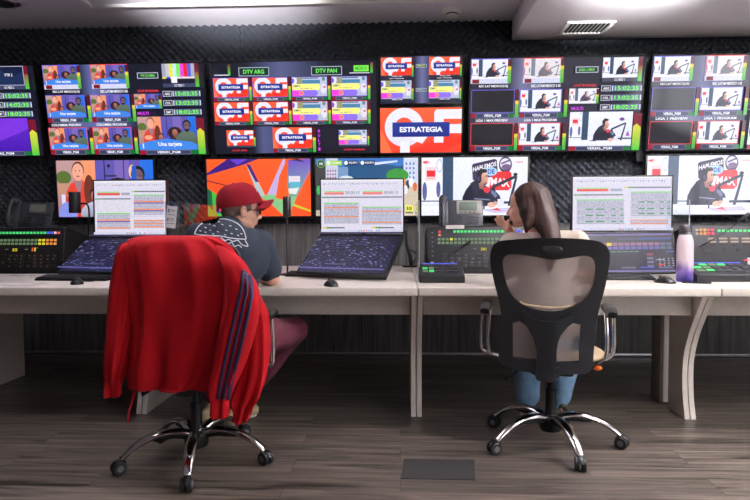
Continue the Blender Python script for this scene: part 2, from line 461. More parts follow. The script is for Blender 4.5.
# smoke detector and vent and dark downlight
p = P(452, 14, 4.3); d = G(452, 10, ZC)
t = thing('smoke_detector', 'small round white smoke detector on the ceiling left of the soffit', 'smoke detector', (d.x, d.y, ZC))
MB().lathe([(.075, 0), (.075, -.012), (.06, -.022), (.045, -.026), (.042, -.05), (.02, -.056)]).build('housing', M['wplastic'], t)
MB().lathe([(.046, -.03), (.049, -.034), (.046, -.038)]).build('sensor_ring', M['dark'], t)
d = G(2, 1, ZC)
t = thing('downlight', 'dark round recessed fitting at the top left corner of the ceiling', 'ceiling fitting', (d.x, d.y, ZC))
MB().lathe([(.10, 0), (.12, -.01), (.10, -.02), (.085, -.014)]).build('trim_ring', M['steel'], t)
MB().lathe([(.085, -.001), (.06, -.03), (.03, -.034)]).build('lens', M['dark'], t)
a, b_, c_ = G(557, 33, SZ), G(601, 31, SZ), G(566, 22, SZ)
cx, cy = (a.x + b_.x) / 2 + .02, (a.y + c_.y) / 2; W_, H_ = b_.x - a.x, abs(a.y - c_.y)
t = thing('air_vent', 'white slatted air vent grille in the underside of the soffit', 'vent', (cx, cy, SZ))
f = MB()
for s_ in (-1, 1):
    f.box((s_ * W_ / 2, 0, -.006), (.025, H_, .012), .003); f.box((0, s_ * H_ / 2, -.006), (W_ + .025, .025, .012), .003)
f.build('frame', M['wplastic'], t)
MB().box((0, 0, -.001), (W_, H_, .002)).build('duct', M['black'], t)
n = 11
for i in range(n):
    MB().box((-W_ / 2 + W_ * (i + .5) / n, 0, -.008), (.004, H_ - .02, .016), rot=Matrix.Rotation(.5, 3, 'Y')).build('slat', M['wplastic'], t)

# ------------------------------------------------------------------ egg-crate foam
def foam_panel(x0, x1, z0, z1, label):
    p = .062; st = .0098
    nx, nz = int(round((x1 - x0) / st)), int(round((z1 - z0) / st))
    V = []; Fc = []
    for j in range(nz + 1):
        for i in range(nx + 1):
            x, z = x0 + .002 + (x1 - x0 - .004) * i / nx, z0 + (z1 - z0) * j / nz
            h = math.cos(2 * PI * x / p) * math.cos(2 * PI * z / p) * .5 + .5
            h = h ** 1.3
            edge = min(i, nx - i, 3) / 3
            V.append((x - x0, -.004 - .042 * h * (.5 + .5 * edge), z - z0))
    for j in range(nz):
        for i in range(nx):
            a = j * (nx + 1) + i; Fc.append((a, a + 1, a + nx + 2, a + nx + 1))
    b = len(V)
    W, H = x1 - x0, z1 - z0
    V += [(0, 0, 0), (W, 0, 0), (W, 0, H), (0, 0, H)]
    Fc += [(b, b + 3, b + 2, b + 1)]
    # rim faces: a fan from the back corners to each border
    bot = [i for i in range(nx + 1)]; top = [nz * (nx + 1) + i for i in range(nx + 1)]
    lef = [j * (nx + 1) for j in range(nz + 1)]; rig = [j * (nx + 1) + nx for j in range(nz + 1)]
    Fc += [[b, b + 1] + bot[::-1], [b + 3] + top + [b + 2], [b] + lef + [b + 3], [b + 1, b + 2] + rig[::-1]]
    me = bpy.data.meshes.new('acoustic_foam_panel'); me.from_pydata(V, [], Fc); me.materials.append(M['foam']); me.shade_smooth(); me.set_sharp_from_angle(angle=R(60))
    o = bpy.data.objects.new('acoustic_foam_panel', me); COL.objects.link(o); o.location = (x0, YW + .05, z0)
    tag(o, label, 'acoustic foam', 'charcoal egg crate foam panels on the screen wall')
pos = ['at the far left behind the cropped multiview screen', 'behind the multiview screen of talk show previews', 'behind the orange and yellow multiview screen',
       'behind the two small stacked screens', 'above and behind the woman, behind the host preview screen', 'behind the lowered soffit right of the host preview screen', 'at the far right edge behind the cropped bright screen']
seams = [P(-40, 100, YW).x - .9, P(-40, 100, YW).x, P(103, 50, YW).x, P(239, 50, YW).x, P(370, 50, YW).x, P(505, 50, YW).x, P(640, 50, YW).x, P(790, 50, YW).x]
for i in range(7):
    foam_panel(seams[i], seams[i + 1], 1.09, ZC, 'charcoal egg crate foam panel ' + pos[i])

# ================================================================== SCREENS
SM = screen_mat('tv picture', 1.15, .09)
SM2 = screen_mat('monitor picture', 1.0, .3)
rnd = random.Random(3)
WHT = (238, 238, 248)
def bar(c, u0, v0, u1, v1, lvl=.6):
    c.rect(u0, v0, u1, v1, (84, 16, 34))
    c.rect(u0, v0 + (v1 - v0) * (1 - lvl), u1, v0 + (v1 - v0) * (1 - lvl * .75), (230, 200, 40))
    c.rect(u0, v0 + (v1 - v0) * (1 - lvl * .8), u1, v1, (130, 196, 66), (64, 172, 70))
def strip(c, u0, v0, u1, v1, txt, big=False):
    c.rect(u0, v0, u1, v1, (52, 58, 92)); h = v1 - v0; w = u1 - u0
    c.rect(u0, v0, u0 + w * .11, v1, (150, 12, 40)); c.rect(u1 - w * .11, v0, u1, v1, (12, 110, 50))
    c.frame(u0 + w * .12, v0, u1 - w * .12, v1, .0015, (150, 155, 175))
    c.text(txt, u0 + w * .3, v0 + h * .18, u1 - w * .3, v1 - h * .15, WHT, .03)
def person_bust(c, u, v, s, skin, hair, top, curly=False, beard=False):
    q = s * .6; s = s * 1.05; dk = tuple(int(x * .62) for x in skin)
    c.ell(u, v + 1.9 * s, 1.5 * q, 1.3 * s, top, 14, col2=tuple(int(x * .7) for x in top))
    if curly:
        for k in range(12): c.ell(u + .72 * q * math.cos(k * .524), v + .6 * s * math.sin(k * .524) + .05 * s, .4 * q, .36 * s, hair, 8)
    else: c.ell(u, v - .12 * s, .52 * q, .62 * s, hair, 12)
    c.rect(u - .18 * q, v + .3 * s, u + .18 * q, v + .8 * s, dk)
    c.ell(u, v + .05 * s, .42 * q, .56 * s, skin, 14, col2=dk)
    if beard: c.ell(u, v + .42 * s, .34 * q, .24 * s, hair, 10); c.ell(u, v + .22 * s, .33 * q, .2 * s, skin, 10)
    for k in (-1, 1): c.ell(u + k * .17 * q, v, .05 * q, .04 * s, (30, 20, 26), 6)
    c.ell(u, v + .33 * s, .12 * q, .04 * s, (150, 60, 70), 6)
def talk(c, u0, v0, u1, v1, detail=False, caption=True, border=None):
    c.push(u0, v0, u1, v1)
    c.rect(0, 0, .4, 1, (205, 130, 120), (225, 120, 90)); c.rect(.4, 0, 1, 1, (96, 84, 170), (70, 80, 190))
    c.rect(.0, 0, .2, 1, (190, 150, 150), (170, 120, 120)); c.rect(.26, 0, .4, 1, (240, 150, 110), (240, 140, 90))
    c.ell(.07, .3, .08, .12, (90, 110, 50)); c.rect(.0, .4, .12, .6, (190, 140, 120))
    c.rect(.49, 0, .5, .6, (30, 30, 60)); c.rect(.6, .0, .75, .45, (120, 100, 180))
    if detail:
        c.rect(.49, .26, .62, .29, (60, 40, 60)); c.ell(.54, .1, .015, .03, (20, 20, 40)); c.rect(.69, 0, .7, .6, (50, 50, 120))
        c.ell(.78, .2, .035, .12, (240, 190, 150))
    c.rect(.86, 0, 1, .8, (40, 110, 220), (30, 90, 200))
    # seated woman in red with a long pony tail
    c.ell(.23, .7, .15, .36, (225, 70, 50), 14, col2=(200, 50, 40)); c.ell(.33, .55, .055, .3, (110, 50, 36)); c.ell(.222, .17, .064, .15, (90, 54, 50))
    c.rect(.2, .3, .25, .42, (220, 150, 125)); c.ell(.22, .2, .058, .15, (235, 165, 140)); c.ell(.17, .62, .07, .07, (238, 160, 130)); c.poly([(.18, .36), (.26, .36), (.24, .55), (.21, .55)], (150, 120, 130))
    if detail:
        c.ell(.2, .18, .006, .012, (50, 30, 30)); c.ell(.24, .18, .006, .012, (50, 30, 30)); c.ell(.22, .28, .02, .012, (180, 80, 80))
        c.rect(.04, .6, .08, .98, (210, 210, 235)); c.ell(.1, .95, .1, .22, (130, 140, 220))
    person_bust(c, .385, .62, .17, (200, 120, 110), (30, 24, 30), (190, 190, 215))
    person_bust(c, .63, .48, .19, (190, 120, 105), (50, 28, 32), (60, 50, 90), curly=True)
    person_bust(c, .84, .28, .23, (120, 92, 104), (22, 22, 34), (96, 116, 100), beard=True)
    c.rect(.78, .1, .825, .42, (30, 90, 200)) if detail else None
    # blue tabletop
    if caption:
        c.poly([(.0, .82), (.2, .72), (.5, .66), (.72, .72), (.9, .76), (1, .84), (1, 1), (0, 1)], (60, 130, 225))
        c.text('Una tarjeta', .33, .76, .74, .92, WHT, .03); c.rect(.06, .8, .08, .95, (220, 230, 250))
    c.pop()
    if border: c.frame(u0, v0, u1, v1, .004, border)
def pod(c, u0, v0, u1, v1, detail=False, border=None, fade=0):
    if fade: c.tint = (215, 200, 200, fade)
    c.push(u0, v0, u1, v1)
    c.rect(0, 0, 1, 1, (232, 234, 246), (222, 226, 242)); c.rect(0, 0, .2, .8, (236, 236, 246))
    c.rect(.2, 0, .3, .82, (46, 74, 104), (40, 66, 96))
    if detail:
        c.rect(.3, .76, 1, .78, (60, 90, 110))
        c.text('RCF', .02, .06, .075, .11, (225, 50, 60)); c.poly([(.0, .08), (.06, .05), (.05, .1)], (225, 50, 60))
    c.rect(.035, .16, .14, .4, (240, 210, 215)); c.rect(.05, .22, .13, .33, (230, 40, 56))
    if detail:
        for k in range(3): c.rect(.05, .17 + .015 * k, .13, .172 + .015 * k, (200, 120, 130))
        c.rect(.05, .35, .13, .36, (200, 130, 140))
    c.ell(.17, .14, .03, .12, (190, 195, 225)); c.ell(.17, .14, .022, .09, (236, 236, 246)); c.ell(.03, .58, .022, .16, (90, 96, 150)); c.ell(.16, .55, .02, .14, (90, 96, 150))
    c.rect(0, .74, .3, .76, (70, 80, 110))
    if detail:
        # wall logo: dark card, blue bubble, red card, microphone
        c.poly([(.475, .14), (.49, .11), (.69, .03), (.71, .05), (.72, .28), (.70, .32), (.5, .4), (.485, .38)], (58, 50, 78)); c.ell(.79, .13, .062, .14, (60, 50, 92)); c.ell(.79, .12, .05, .1, (222, 216, 236)); c.ell(.8, .17, .045, .05, (120, 90, 130)); c.poly([(.75, .1), (.83, .04), (.83, .07), (.75, .13)], (90, 70, 120))
        c.poly([(.66, .3), (.72, .25), (.83, .24), (.85, .28), (.85, .52), (.82, .57), (.66, .57), (.64, .53)], (226, 44, 50)); c.ell(.655, .245, .06, .075, (170, 205, 240))
        pts = text_geo('HABLEMOS', .02)
        for (t_, x0, y0, x1, y1, dx, cc) in (('HABLEMOS', .485, .12, .705, .2, -.1, (240, 240, 250)), ('DE', .625, .205, .69, .285, 0, (40, 80, 170)), ('MAX', .655, .36, .835, .5, .03, (245, 235, 240))):
            vs, fs, _ = text_geo(t_, .03); c.l += 1
            for f in fs:
                b = len(c.V)
                for i in f:
                    x, y = vs[i]; U, V_ = c.ab(x0 + (x1 - x0) * x, y1 + (y0 - y1) * y + dx * (x - .5) )
                    c.V.append(((U - .5) * c.w, -c.l * c.dl, (.5 - V_) * c.h))
                c.Fc.append(list(range(b, b + len(f)))); c.C.append([lin(cc)] * len(f))
        c.text('VIVO', .885, .075, .955, .105, (225, 50, 60))
    # host in a dark hoodie with headphones, leaning to the right
    c.poly([(.385, .84), (.39, .68), (.42, .56), (.47, .44), (.52, .38), (.57, .48), (.61, .56), (.66, .62), (.74, .7), (.75, .78), (.68, .84)], (24, 26, 46))
    if detail: c.poly([(.46, .45), (.5, .4), (.55, .5), (.52, .66)], (34, 38, 60)); c.poly([(.5, .7), (.7, .73), (.7, .75), (.5, .72)], (130, 140, 170)); c.poly([(.58, .48), (.62, .5), (.6, .6), (.57, .56)], (14, 16, 30))
    c.poly([(.54, .32), (.56, .25), (.61, .26), (.622, .33), (.636, .385), (.624, .4), (.625, .44), (.61, .48), (.59, .5), (.6, .56), (.55, .54), (.54, .44)], (216, 160, 140), [(190, 130, 112), (222, 170, 150), (230, 180, 160), (226, 172, 150), (232, 176, 156), (210, 150, 130), (200, 136, 118), (170, 110, 96), (160, 100, 88), (150, 96, 84), (140, 86, 76), (180, 120, 104)])
    if detail: c.ell(.608, .335, .007, .009, (40, 26, 30)); c.rect(.598, .31, .618, .318, (50, 30, 30)); c.poly([(.6, .44), (.626, .435), (.61, .48), (.59, .5), (.575, .48)], (120, 84, 76))
    c.poly([(.525, .36), (.52, .28), (.54, .22), (.58, .2), (.615, .21), (.62, .26), (.575, .27), (.565, .32), (.55, .4)], (34, 26, 34))
    c.ell(.545, .37, .022, .075, (16, 18, 34)); c.ell(.54, .37, .012, .045, (60, 66, 96)); c.poly([(.53, .3), (.555, .19), (.575, .19), (.55, .3)], (20, 20, 36))
    # microphone, boom arm, hands, table
    c.rect(0, .84, 1, 1, (240, 240, 250), (226, 228, 244)); c.poly([(.3, .86), (.4, .82), (.45, .86)], (60, 66, 100)) if not detail else None
    c.poly([(.885, .33), (.905, .33), (.845, .84), (.815, .84)], (36, 40, 66)); c.poly([(.665, .49), (.885, .31), (.9, .35), (.68, .535)], (36, 40, 66)); c.rect(.76, .76, 1, .8, (46, 50, 80))
    c.poly([(.62, .64), (.66, .52), (.69, .5), (.7, .58), (.74, .66), (.75, .72), (.7, .74), (.66, .76)], (30, 34, 60))
    c.ell(.618, .56, .03, .055, (226, 50, 70)); c.poly([(.66, .56), (.7, .6), (.72, .66), (.7, .7), (.66, .62)], (110, 120, 160)); c.ell(.665, .82, .04, .05, (225, 180, 165)); c.ell(.7, .79, .025, .03, (210, 160, 145)); c.rect(.72, .72, .78, .86, (222, 224, 240))
    if detail:
        c.rect(.585, .78, .6, .9, (50, 60, 110)); c.poly([(.55, .9), (.9, .86), (.95, .93), (.7, .96)], (200, 190, 225)); c.poly([(.66, .9), (.72, .87), (.76, .93)], (220, 60, 70)); c.ell(.885, .3, .02, .03, (26, 28, 48))
    else:
        c.ell(.83, .22, .04, .05, (110, 70, 150)); c.poly([(.9, .7), (.94, .55), (.97, .72)], (170, 90, 170))
    c.pop(); c.tint = None
    if border: c.frame(u0, v0, u1, v1, .005, border)
def qf(c, u0, v0, u1, v1, border=None):
    c.push(u0, v0, u1, v1)
    O = (252, 76, 42); Wt = (232, 230, 248)
    c.rect(0, 0, 1, 1, (255, 96, 54), (246, 62, 36)); c.poly([(.3, 1), (.9, .55), (1, .62), (1, .8), (.75, 1)], (240, 50, 30)); c.poly([(0, .45), (.15, 1), (0, 1)], (255, 110, 66))
    c.ell(.295, .43, .24, .435, Wt, 28, col2=(220, 218, 244))
    c.poly([(.245, .75), (.36, .75), (.365, 1), (.245, 1)], Wt); c.poly([(.4, .72), (.52, .8), (.6, .6), (.45, .5)], Wt)
    c.ell(.295, .43, .115, .22, (250, 84, 50), 20)
    c.poly([(.665, .1), (.69, .04), (1, .04), (1, .25), (.78, .25), (.78, .78), (.665, .78)], Wt); c.rect(.78, .37, 1, .57, Wt)
    c.rect(.15, .32, .855, .645, (24, 50, 150), (14, 36, 130))
    c.text('ESTRATEGIA', .24, .42, .77, .54, (240, 240, 252), .04)
    c.pop()
    if border: c.frame(u0, v0, u1, v1, .003, border)
def tema(c, u0, v0, u1, v1, border=None, word='ISMO'):
    c.push(u0, v0, u1, v1)
    c.rect(0, 0, 1, 1, (196, 200, 222), (180, 186, 210)); c.rect(.15, 0, .3, .4, (150, 150, 110)); c.rect(.3, .16, .8, .34, (70, 130, 170)); c.rect(.3, .04, .75, .1, (70, 110, 150))
    c.ell(.05, .2, .1, .18, (230, 228, 246)); c.ell(.02, .2, .06, .14, (110, 90, 220)); c.ell(.9, .12, .05, .1, (90, 140, 150)); c.ell(.9, .6, .09, .25, (226, 218, 232)); c.ell(.92, .52, .04, .05, (190, 110, 110))
    c.rect(0, .36, .72, .66, (250, 242, 130)); c.ell(.72, .51, .08, .15, (250, 242, 130))
    c.rect(0, .67, .24, .97, (245, 60, 215)); c.rect(.22, .67, .66, .97, (140, 110, 235)); c.ell(.66, .82, .07, .15, (140, 110, 235)); c.ell(.27, .82, .07, .12, (250, 150, 110)); c.ell(.27, .82, .04, .07, (240, 90, 160))
    c.text(word, .04, .4, .24, .52, (40, 90, 120), .02); c.text('EN DIRECTO', .24, .55, .58, .61, (80, 120, 110))
    c.pop()
    if border: c.frame(u0, v0, u1, v1, .003, border)
def clocks(c, names=('ARG', 'COL', 'GMT'), times=('15:02:35', '13:02:35', '18:02:35')):
    for k in range(3):
        v0 = .295 + .1 * k; v1 = v0 + .075
        c.rect(.755, v0, .99, v1, (30, 34, 48)); c.frame(.757, v0 + .008, .812, v1 - .008, .003, (200, 205, 220)); c.text(names[k], .768, v0 + .024, .802, v1 - .022, WHT)
        c.rect(.822, v0 + .006, .985, v1 - .006, (92, 100, 140)); c.rect(.818, v0 + .01, .824, v1 - .01, (210, 215, 235)); c.rect(.983, v0 + .01, .989, v1 - .01, (210, 215, 235))
        c.text(times[k], .835, v0 + .014, .972, v1 - .014, (120, 240, 80), .03)
def bg(c, a=(20, 22, 38), glow=(74, 80, 122)):
    c.rect(0, 0, 1, 1, a)
    c.rect(.22, 0, .3, .35, a, glow, True); c.rect(.3, 0, .5, .35, glow, a, True)
    c.rect(0, .6, .3, .72, a, glow, True); c.rect(.3, .6, .6, .72, glow, a, True)
def multiview(c, kind, big, pgm, loc_words, fade=0, glow=(74, 80, 122), base=(20, 22, 38), word_rows=()):
    bg(c, base, glow)
    feed = (lambda *a, **k: talk(c, *a, **k)) if kind == 'talk' else (lambda *a, **k: pod(c, *a, **k))
    blk = lambda u0, v0, u1, v1, bc: (c.rect(u0, v0, u1, v1, (14, 14, 22)), c.frame(u0, v0, u1, v1, .004, bc))
    B1, B2 = (110, 96, 210), (226, 64, 70)
    for u0 in (.0, .305):
        fd = {} if kind == 'talk' else dict(fade=.45 if u0 else .05 + fade)
        feed(u0, .0, u0 + .23, .22 if kind == 'talk' else .23, border=B1 if u0 == 0 else B2, **fd)
        c.rect(u0, .215, u0 + .225, .265, (206, 208, 236)); c.rect(u0 + .01, .22, u0 + .05, .262, (120, 14, 30)); bar(c, u0 + .215, .01, u0 + .235, .26, .7)
        c.text(('REC LAT MEXICO(US)', 'REC LATAM MEXICO 5 83')[u0 > 0], u0 + .05, .28, u0 + .22, .31, WHT, .03)
    for r_, (v0, tx) in enumerate(((.33, pgm), (.69, pgm))):
        for q, u0 in enumerate((.005, .29)):
            bc = B1 if r_ == 0 else B2
            if kind == 'pod' and q == 0: blk(u0, v0, u0 + .255, v0 + .25, bc)
            else: feed(u0, v0, u0 + .245, v0 + .25, border=bc)
            strip(c, u0, v0 + .255, u0 + .255, v0 + .305, tx); bar(c, u0 + .26, v0, u0 + .28, v0 + .3, .6)
    for q, u0 in enumerate((.005, .29)): c.text(loc_words[q], u0 + .03, .648, u0 + .22, .675, WHT, .03)
    c.rect(.605, .1, .735, .165, (30, 40, 50)); c.frame(.605, .1, .735, .165, .004, (190, 200, 215)); c.text(loc_words[2], .625, .12, .715, .145, (120, 230, 90), .03)
    c.text('LOOP PROGRAMA', .6, .285, .73, .31, (226, 50, 60), .03)
    if big == 'violet':
        c.rect(.76, .01, .96, .22, (16, 24, 48), (10, 40, 90)); c.poly([(.76, .12), (.82, .05), (.88, .14), (.96, .06), (.96, .2), (.76, .2)], (26, 44, 84)); c.text('VTR 2', .84, .09, .89, .12, WHT); c.frame(.76, .01, .96, .22, .004, (170, 170, 190))
        c.rect(.76, .222, .96, .262, (60, 66, 100)); c.text('CC FEED 2', .83, .23, .89, .255, WHT)
    elif kind == 'talk':
        cb = [(190, 190, 205), (225, 225, 60), (190, 225, 235), (120, 230, 80), (230, 70, 220), (235, 30, 50), (90, 90, 210), (170, 170, 190)]
        for i, cc in enumerate([(160, 160, 180)] + cb): c.rect(.76 + .0222 * i, .01, .7825 + .0222 * i, .15, cc)
        c.rect(.76, .15, .96, .17, (220, 210, 220)); c.rect(.76, .15, .785, .19, (230, 220, 80)); c.rect(.785, .15, .81, .17, (60, 60, 210)); c.rect(.76, .17, .96, .22, (24, 26, 44)); c.rect(.815, .15, .85, .215, (240, 240, 248))
        c.rect(.76, .222, .96, .262, (60, 66, 100)); c.text('CC FEED 1', .83, .23, .89, .255, WHT)
    else:
        pod(c, .76, .01, .96, .22, fade=fade); c.rect(.76, .222, .96, .262, (70, 70, 90)); c.text('CC FEED 1', .83, .23, .89, .255, WHT)
    c.rect(.962, .01, .985, .1, (110, 20, 40)); c.rect(.962, .1, .985, .26, (150, 70, 40), (60, 200, 70))
    feed(.575, .33, .745, .49, **({} if kind == 'talk' else dict(fade=.2))); bar(c, .73, .335, .745, .49, .6)
    c.text('MULTI', .59, .525, .66, .56, (200, 60, 220), .04)
    clocks(c, times=('15:02:35', '14:02:35', '18:02:35')) if big == 'violet' else clocks(c)
    if big == 'violet':
        c.rect(.585, .58, .95, .95, (96, 40, 200), (70, 20, 170)); c.poly([(.7, .58), (.95, .58), (.95, .7), (.6, .95), (.585, .95), (.585, .8)], (120, 50, 215))
        c.text('DIRECTV', .62, .66, .76, .72, WHT, .03); c.text('GO', .66, .73, .75, .79, WHT, .05); c.text('VIERNES', .62, .8, .76, .85, WHT, .03)
    elif kind == 'talk': talk(c, .585, .58, .95, .95)
    else: pod(c, .585, .58, .95, .95)
    strip(c, .585, .952, .95, 1.0, pgm); c.rect(.955, .6, 1, 1, (120, 14, 40)); c.poly([(.955, .74), (.975, .71), (1, .75), (1, 1), (.955, 1)], (190, 220, 60), [(220, 210, 60), (220, 210, 60), (190, 210, 60), (60, 190, 60), (60, 190, 60)])

def tv(px0, px1, zb, zt, Yb, Yt, label, draw, extra=None, bez=.012, group='wall mounted screens above the desks', name='wall_screen', pyref=150):
    """screen between two px columns (at its lower edge), tilted forward at the top"""
    x0, x1 = P(px0, pyref, Yb).x, P(px1, pyref, Yb).x
    w = x1 - x0; h = math.hypot(zt - zb, Yb - Yt); tilt = math.atan2(Yb - Yt, zt - zb)
    t = thing(name, label, 'screen', ((x0 + x1) / 2, (Yb + Yt) / 2, (zb + zt) / 2), 0, group)
    t.rotation_euler = (tilt, 0, 0)
    b = MB().box((0, .026, 0), (w + 2 * bez, .045, h + 2 * bez), .004)
    b.build('housing', M['bezel'], t)
    rim = MB()
    for s_ in (-1, 1):
        rim.box((s_ * (w / 2 + bez / 2), 0, 0), (bez, .014, h + 2 * bez), .002); rim.box((0, 0, s_ * (h / 2 + bez / 2)), (w + 2 * bez, .014, bez), .002)
    rim.build('bezel', M['black'], t)
    c = Canvas(w, h); c.dl = .00012; draw(c); c.build('screen', SM, t, (0, .003, 0))
    return t
ZB1 = P(296, 152.8, 4.76).z; ZT1 = P(292, 61.5, 4.64).z
def U(px0, px1, label, draw): return tv(px0, px1, ZB1, ZT1, 4.76, 4.64, label, draw)
def glowbg(c): pass
U(-112, 44, 'wall screen cropped by the left edge, with clocks above a violet picture', lambda c: multiview(c, 'talk', 'violet', 'VERSA2_PGM', ('COLOMBIA PREVIEW', 'COLOMBIA PROGRAM', 'VTR 2')))
U(53, 208.5, 'large wall screen with talk show previews, colour bars and three green clocks', lambda c: multiview(c, 'talk', 'talk', 'VERS01_PGM', ('COLOMBIA PREVIEW', 'COLOMBIA PROGRAM', 'VTR COLOMBIA'), glow=(96, 104, 160)))
def dtv(c):
    c.rect(0, 0, 1, 1, (20, 22, 36)); c.rect(.22, 0, .42, .16, (20, 22, 36), (86, 92, 134), True); c.rect(.42, 0, .7, .16, (86, 92, 134), (20, 22, 36), True); c.rect(.24, .7, .3, 1, (20, 22, 36), (80, 86, 130), True); c.rect(.3, .7, .37, 1, (80, 86, 130), True and (70, 76, 120), True)
    for (t_, u0) in (('DTV ARG', .17), ('DTV PAN', .61)):
        c.rect(u0, .055, u0 + .185, .15, (26, 38, 46)); c.frame(u0, .055, u0 + .185, .15, .004, (170, 190, 200)); c.text(t_, u0 + .028, .08, u0 + .155, .125, (110, 235, 90), .03)
    c.rect(.865, .05, .955, .115, (120, 235, 70)); c.text('MEXICO', .875, .065, .945, .1, (40, 140, 50)); c.rect(.965, .02, .98, .13, (130, 30, 50), (70, 200, 60)); c.rect(.105, .02, .12, .14, (120, 20, 40), (60, 200, 60))
    c.rect(.02, .13, .11, .14, (210, 210, 230)); c.rect(.84, .125, .96, .135, (210, 210, 230))
    for r_, v0 in enumerate((.165, .43)):
        for q, u0 in enumerate((.01, .25, .49, .73)):
            bc = (120, 90, 210) if r_ == 0 else (226, 60, 70)
            (qf if q < 2 else tema)(c, u0, v0, u0 + .215, v0 + .215, border=bc)
            strip(c, u0, v0 + .222, u0 + .215, v0 + .252, 'VERSAL_PGM'); bar(c, u0 + .219, v0, u0 + .234, v0 + .25, .6)
    qf(c, .08, .74, .245, .91); c.rect(.08, .915, .245, .93, (60, 66, 100)); bar(c, .247, .74, .257, .92, .55); c.text('LOOP ARG', .11, .955, .2, .975, (226, 50, 60), .03)
    qf(c, .365, .715, .605, .945); strip(c, .365, .95, .605, .99, 'VERSAL_PGM'); bar(c, .61, .72, .628, .99, .6)
    for k, ch in enumerate('MULTI'): c.text(ch, .642, .74 + .05 * k, .655, .775 + .05 * k, (200, 60, 220), .04)
    tema(c, .77, .75, .94, .91); c.rect(.77, .915, .94, .93, (60, 66, 100)); bar(c, .945, .75, .955, .92, .6); c.text('LOOP PANAMA', .8, .955, .93, .975, (226, 50, 60), .03)
U(216, 377, 'large wall screen headed DTV ARG and DTV PAN with orange and yellow previews', dtv)
U(469, 637, 'large wall screen of a host at a microphone with three green clocks', lambda c: multiview(c, 'pod', 'pod', 'VERSAL_PGM', ('LIGA 1 MAX PREVIEW', 'LIGA 1 MAX PROGRAM', 'LIGA 1 MAX'), glow=(110, 112, 150), base=(30, 30, 46)))
U(646, 814, 'large wall screen cropped by the right edge, with grey blurred previews', lambda c: multiview(c, 'pod', 'pod', 'VERSAL_PGM', ('LIGA 1 PREVIEW', 'LIGA 1 PROGRAM', 'LIGA 1 MAX'), glow=(110, 112, 150), base=(30, 30, 46)))
def quadview(c):
    c.rect(0, 0, 1, 1, (30, 32, 54)); c.rect(.42, 0, .52, 1, (30, 32, 54), (104, 108, 156), True); c.rect(.52, 0, .62, 1, (104, 108, 156), (40, 42, 66), True)
    for u0 in (.01, .6):
        qf(c, u0, .02, u0 + .375, .4); c.rect(u0, .405, u0 + .375, .435, (40, 44, 66)); c.text('VERSAL_PGM', u0 + .13, .407, u0 + .26, .433, WHT); bar(c, u0 + .38, .03, u0 + .4, .43, .6)
        c.text('LIGA 1 PROGRAM', u0 + .1, .455, u0 + .28, .475, WHT)
        tema(c, u0, .51, u0 + .375, .9); c.rect(u0, .905, u0 + .375, .935, (40, 44, 66)); c.text('VERSAL_PGM', u0 + .13, .907, u0 + .26, .933, WHT); bar(c, u0 + .38, .52, u0 + .4, .93, .6)
    for v0, cc in ((.17, (200, 235, 70)), (.68, (200, 200, 215))): c.rect(.44, v0, .57, v0 + .07, (30, 40, 50)); c.frame(.44, v0, .57, v0 + .07, .006, (180, 190, 210)); c.text('PRO', .46, v0 + .02, .55, v0 + .05, cc, .03)
zmid1, zmid2 = P(420, 108.2, 4.72).z, P(420, 103.5, 4.71).z
def yat(z): return 4.76 - .12 * (z - ZB1) / (ZT1 - ZB1)
tv(380.5, 461, zmid2, P(420, 57, 4.66).z, yat(zmid2), yat(P(420, 57, 4.66).z), 'small wall screen with four orange and yellow previews, upper of the stacked pair', quadview, pyref=105)
tv(380.5, 461, P(420, 152.5, 4.76).z, zmid1, 4.76, yat(zmid1), 'small wall screen with white QF and a blue ESTRATEGIA banner, lower of the pair', lambda c: qf(c, 0, 0, 1, 1))

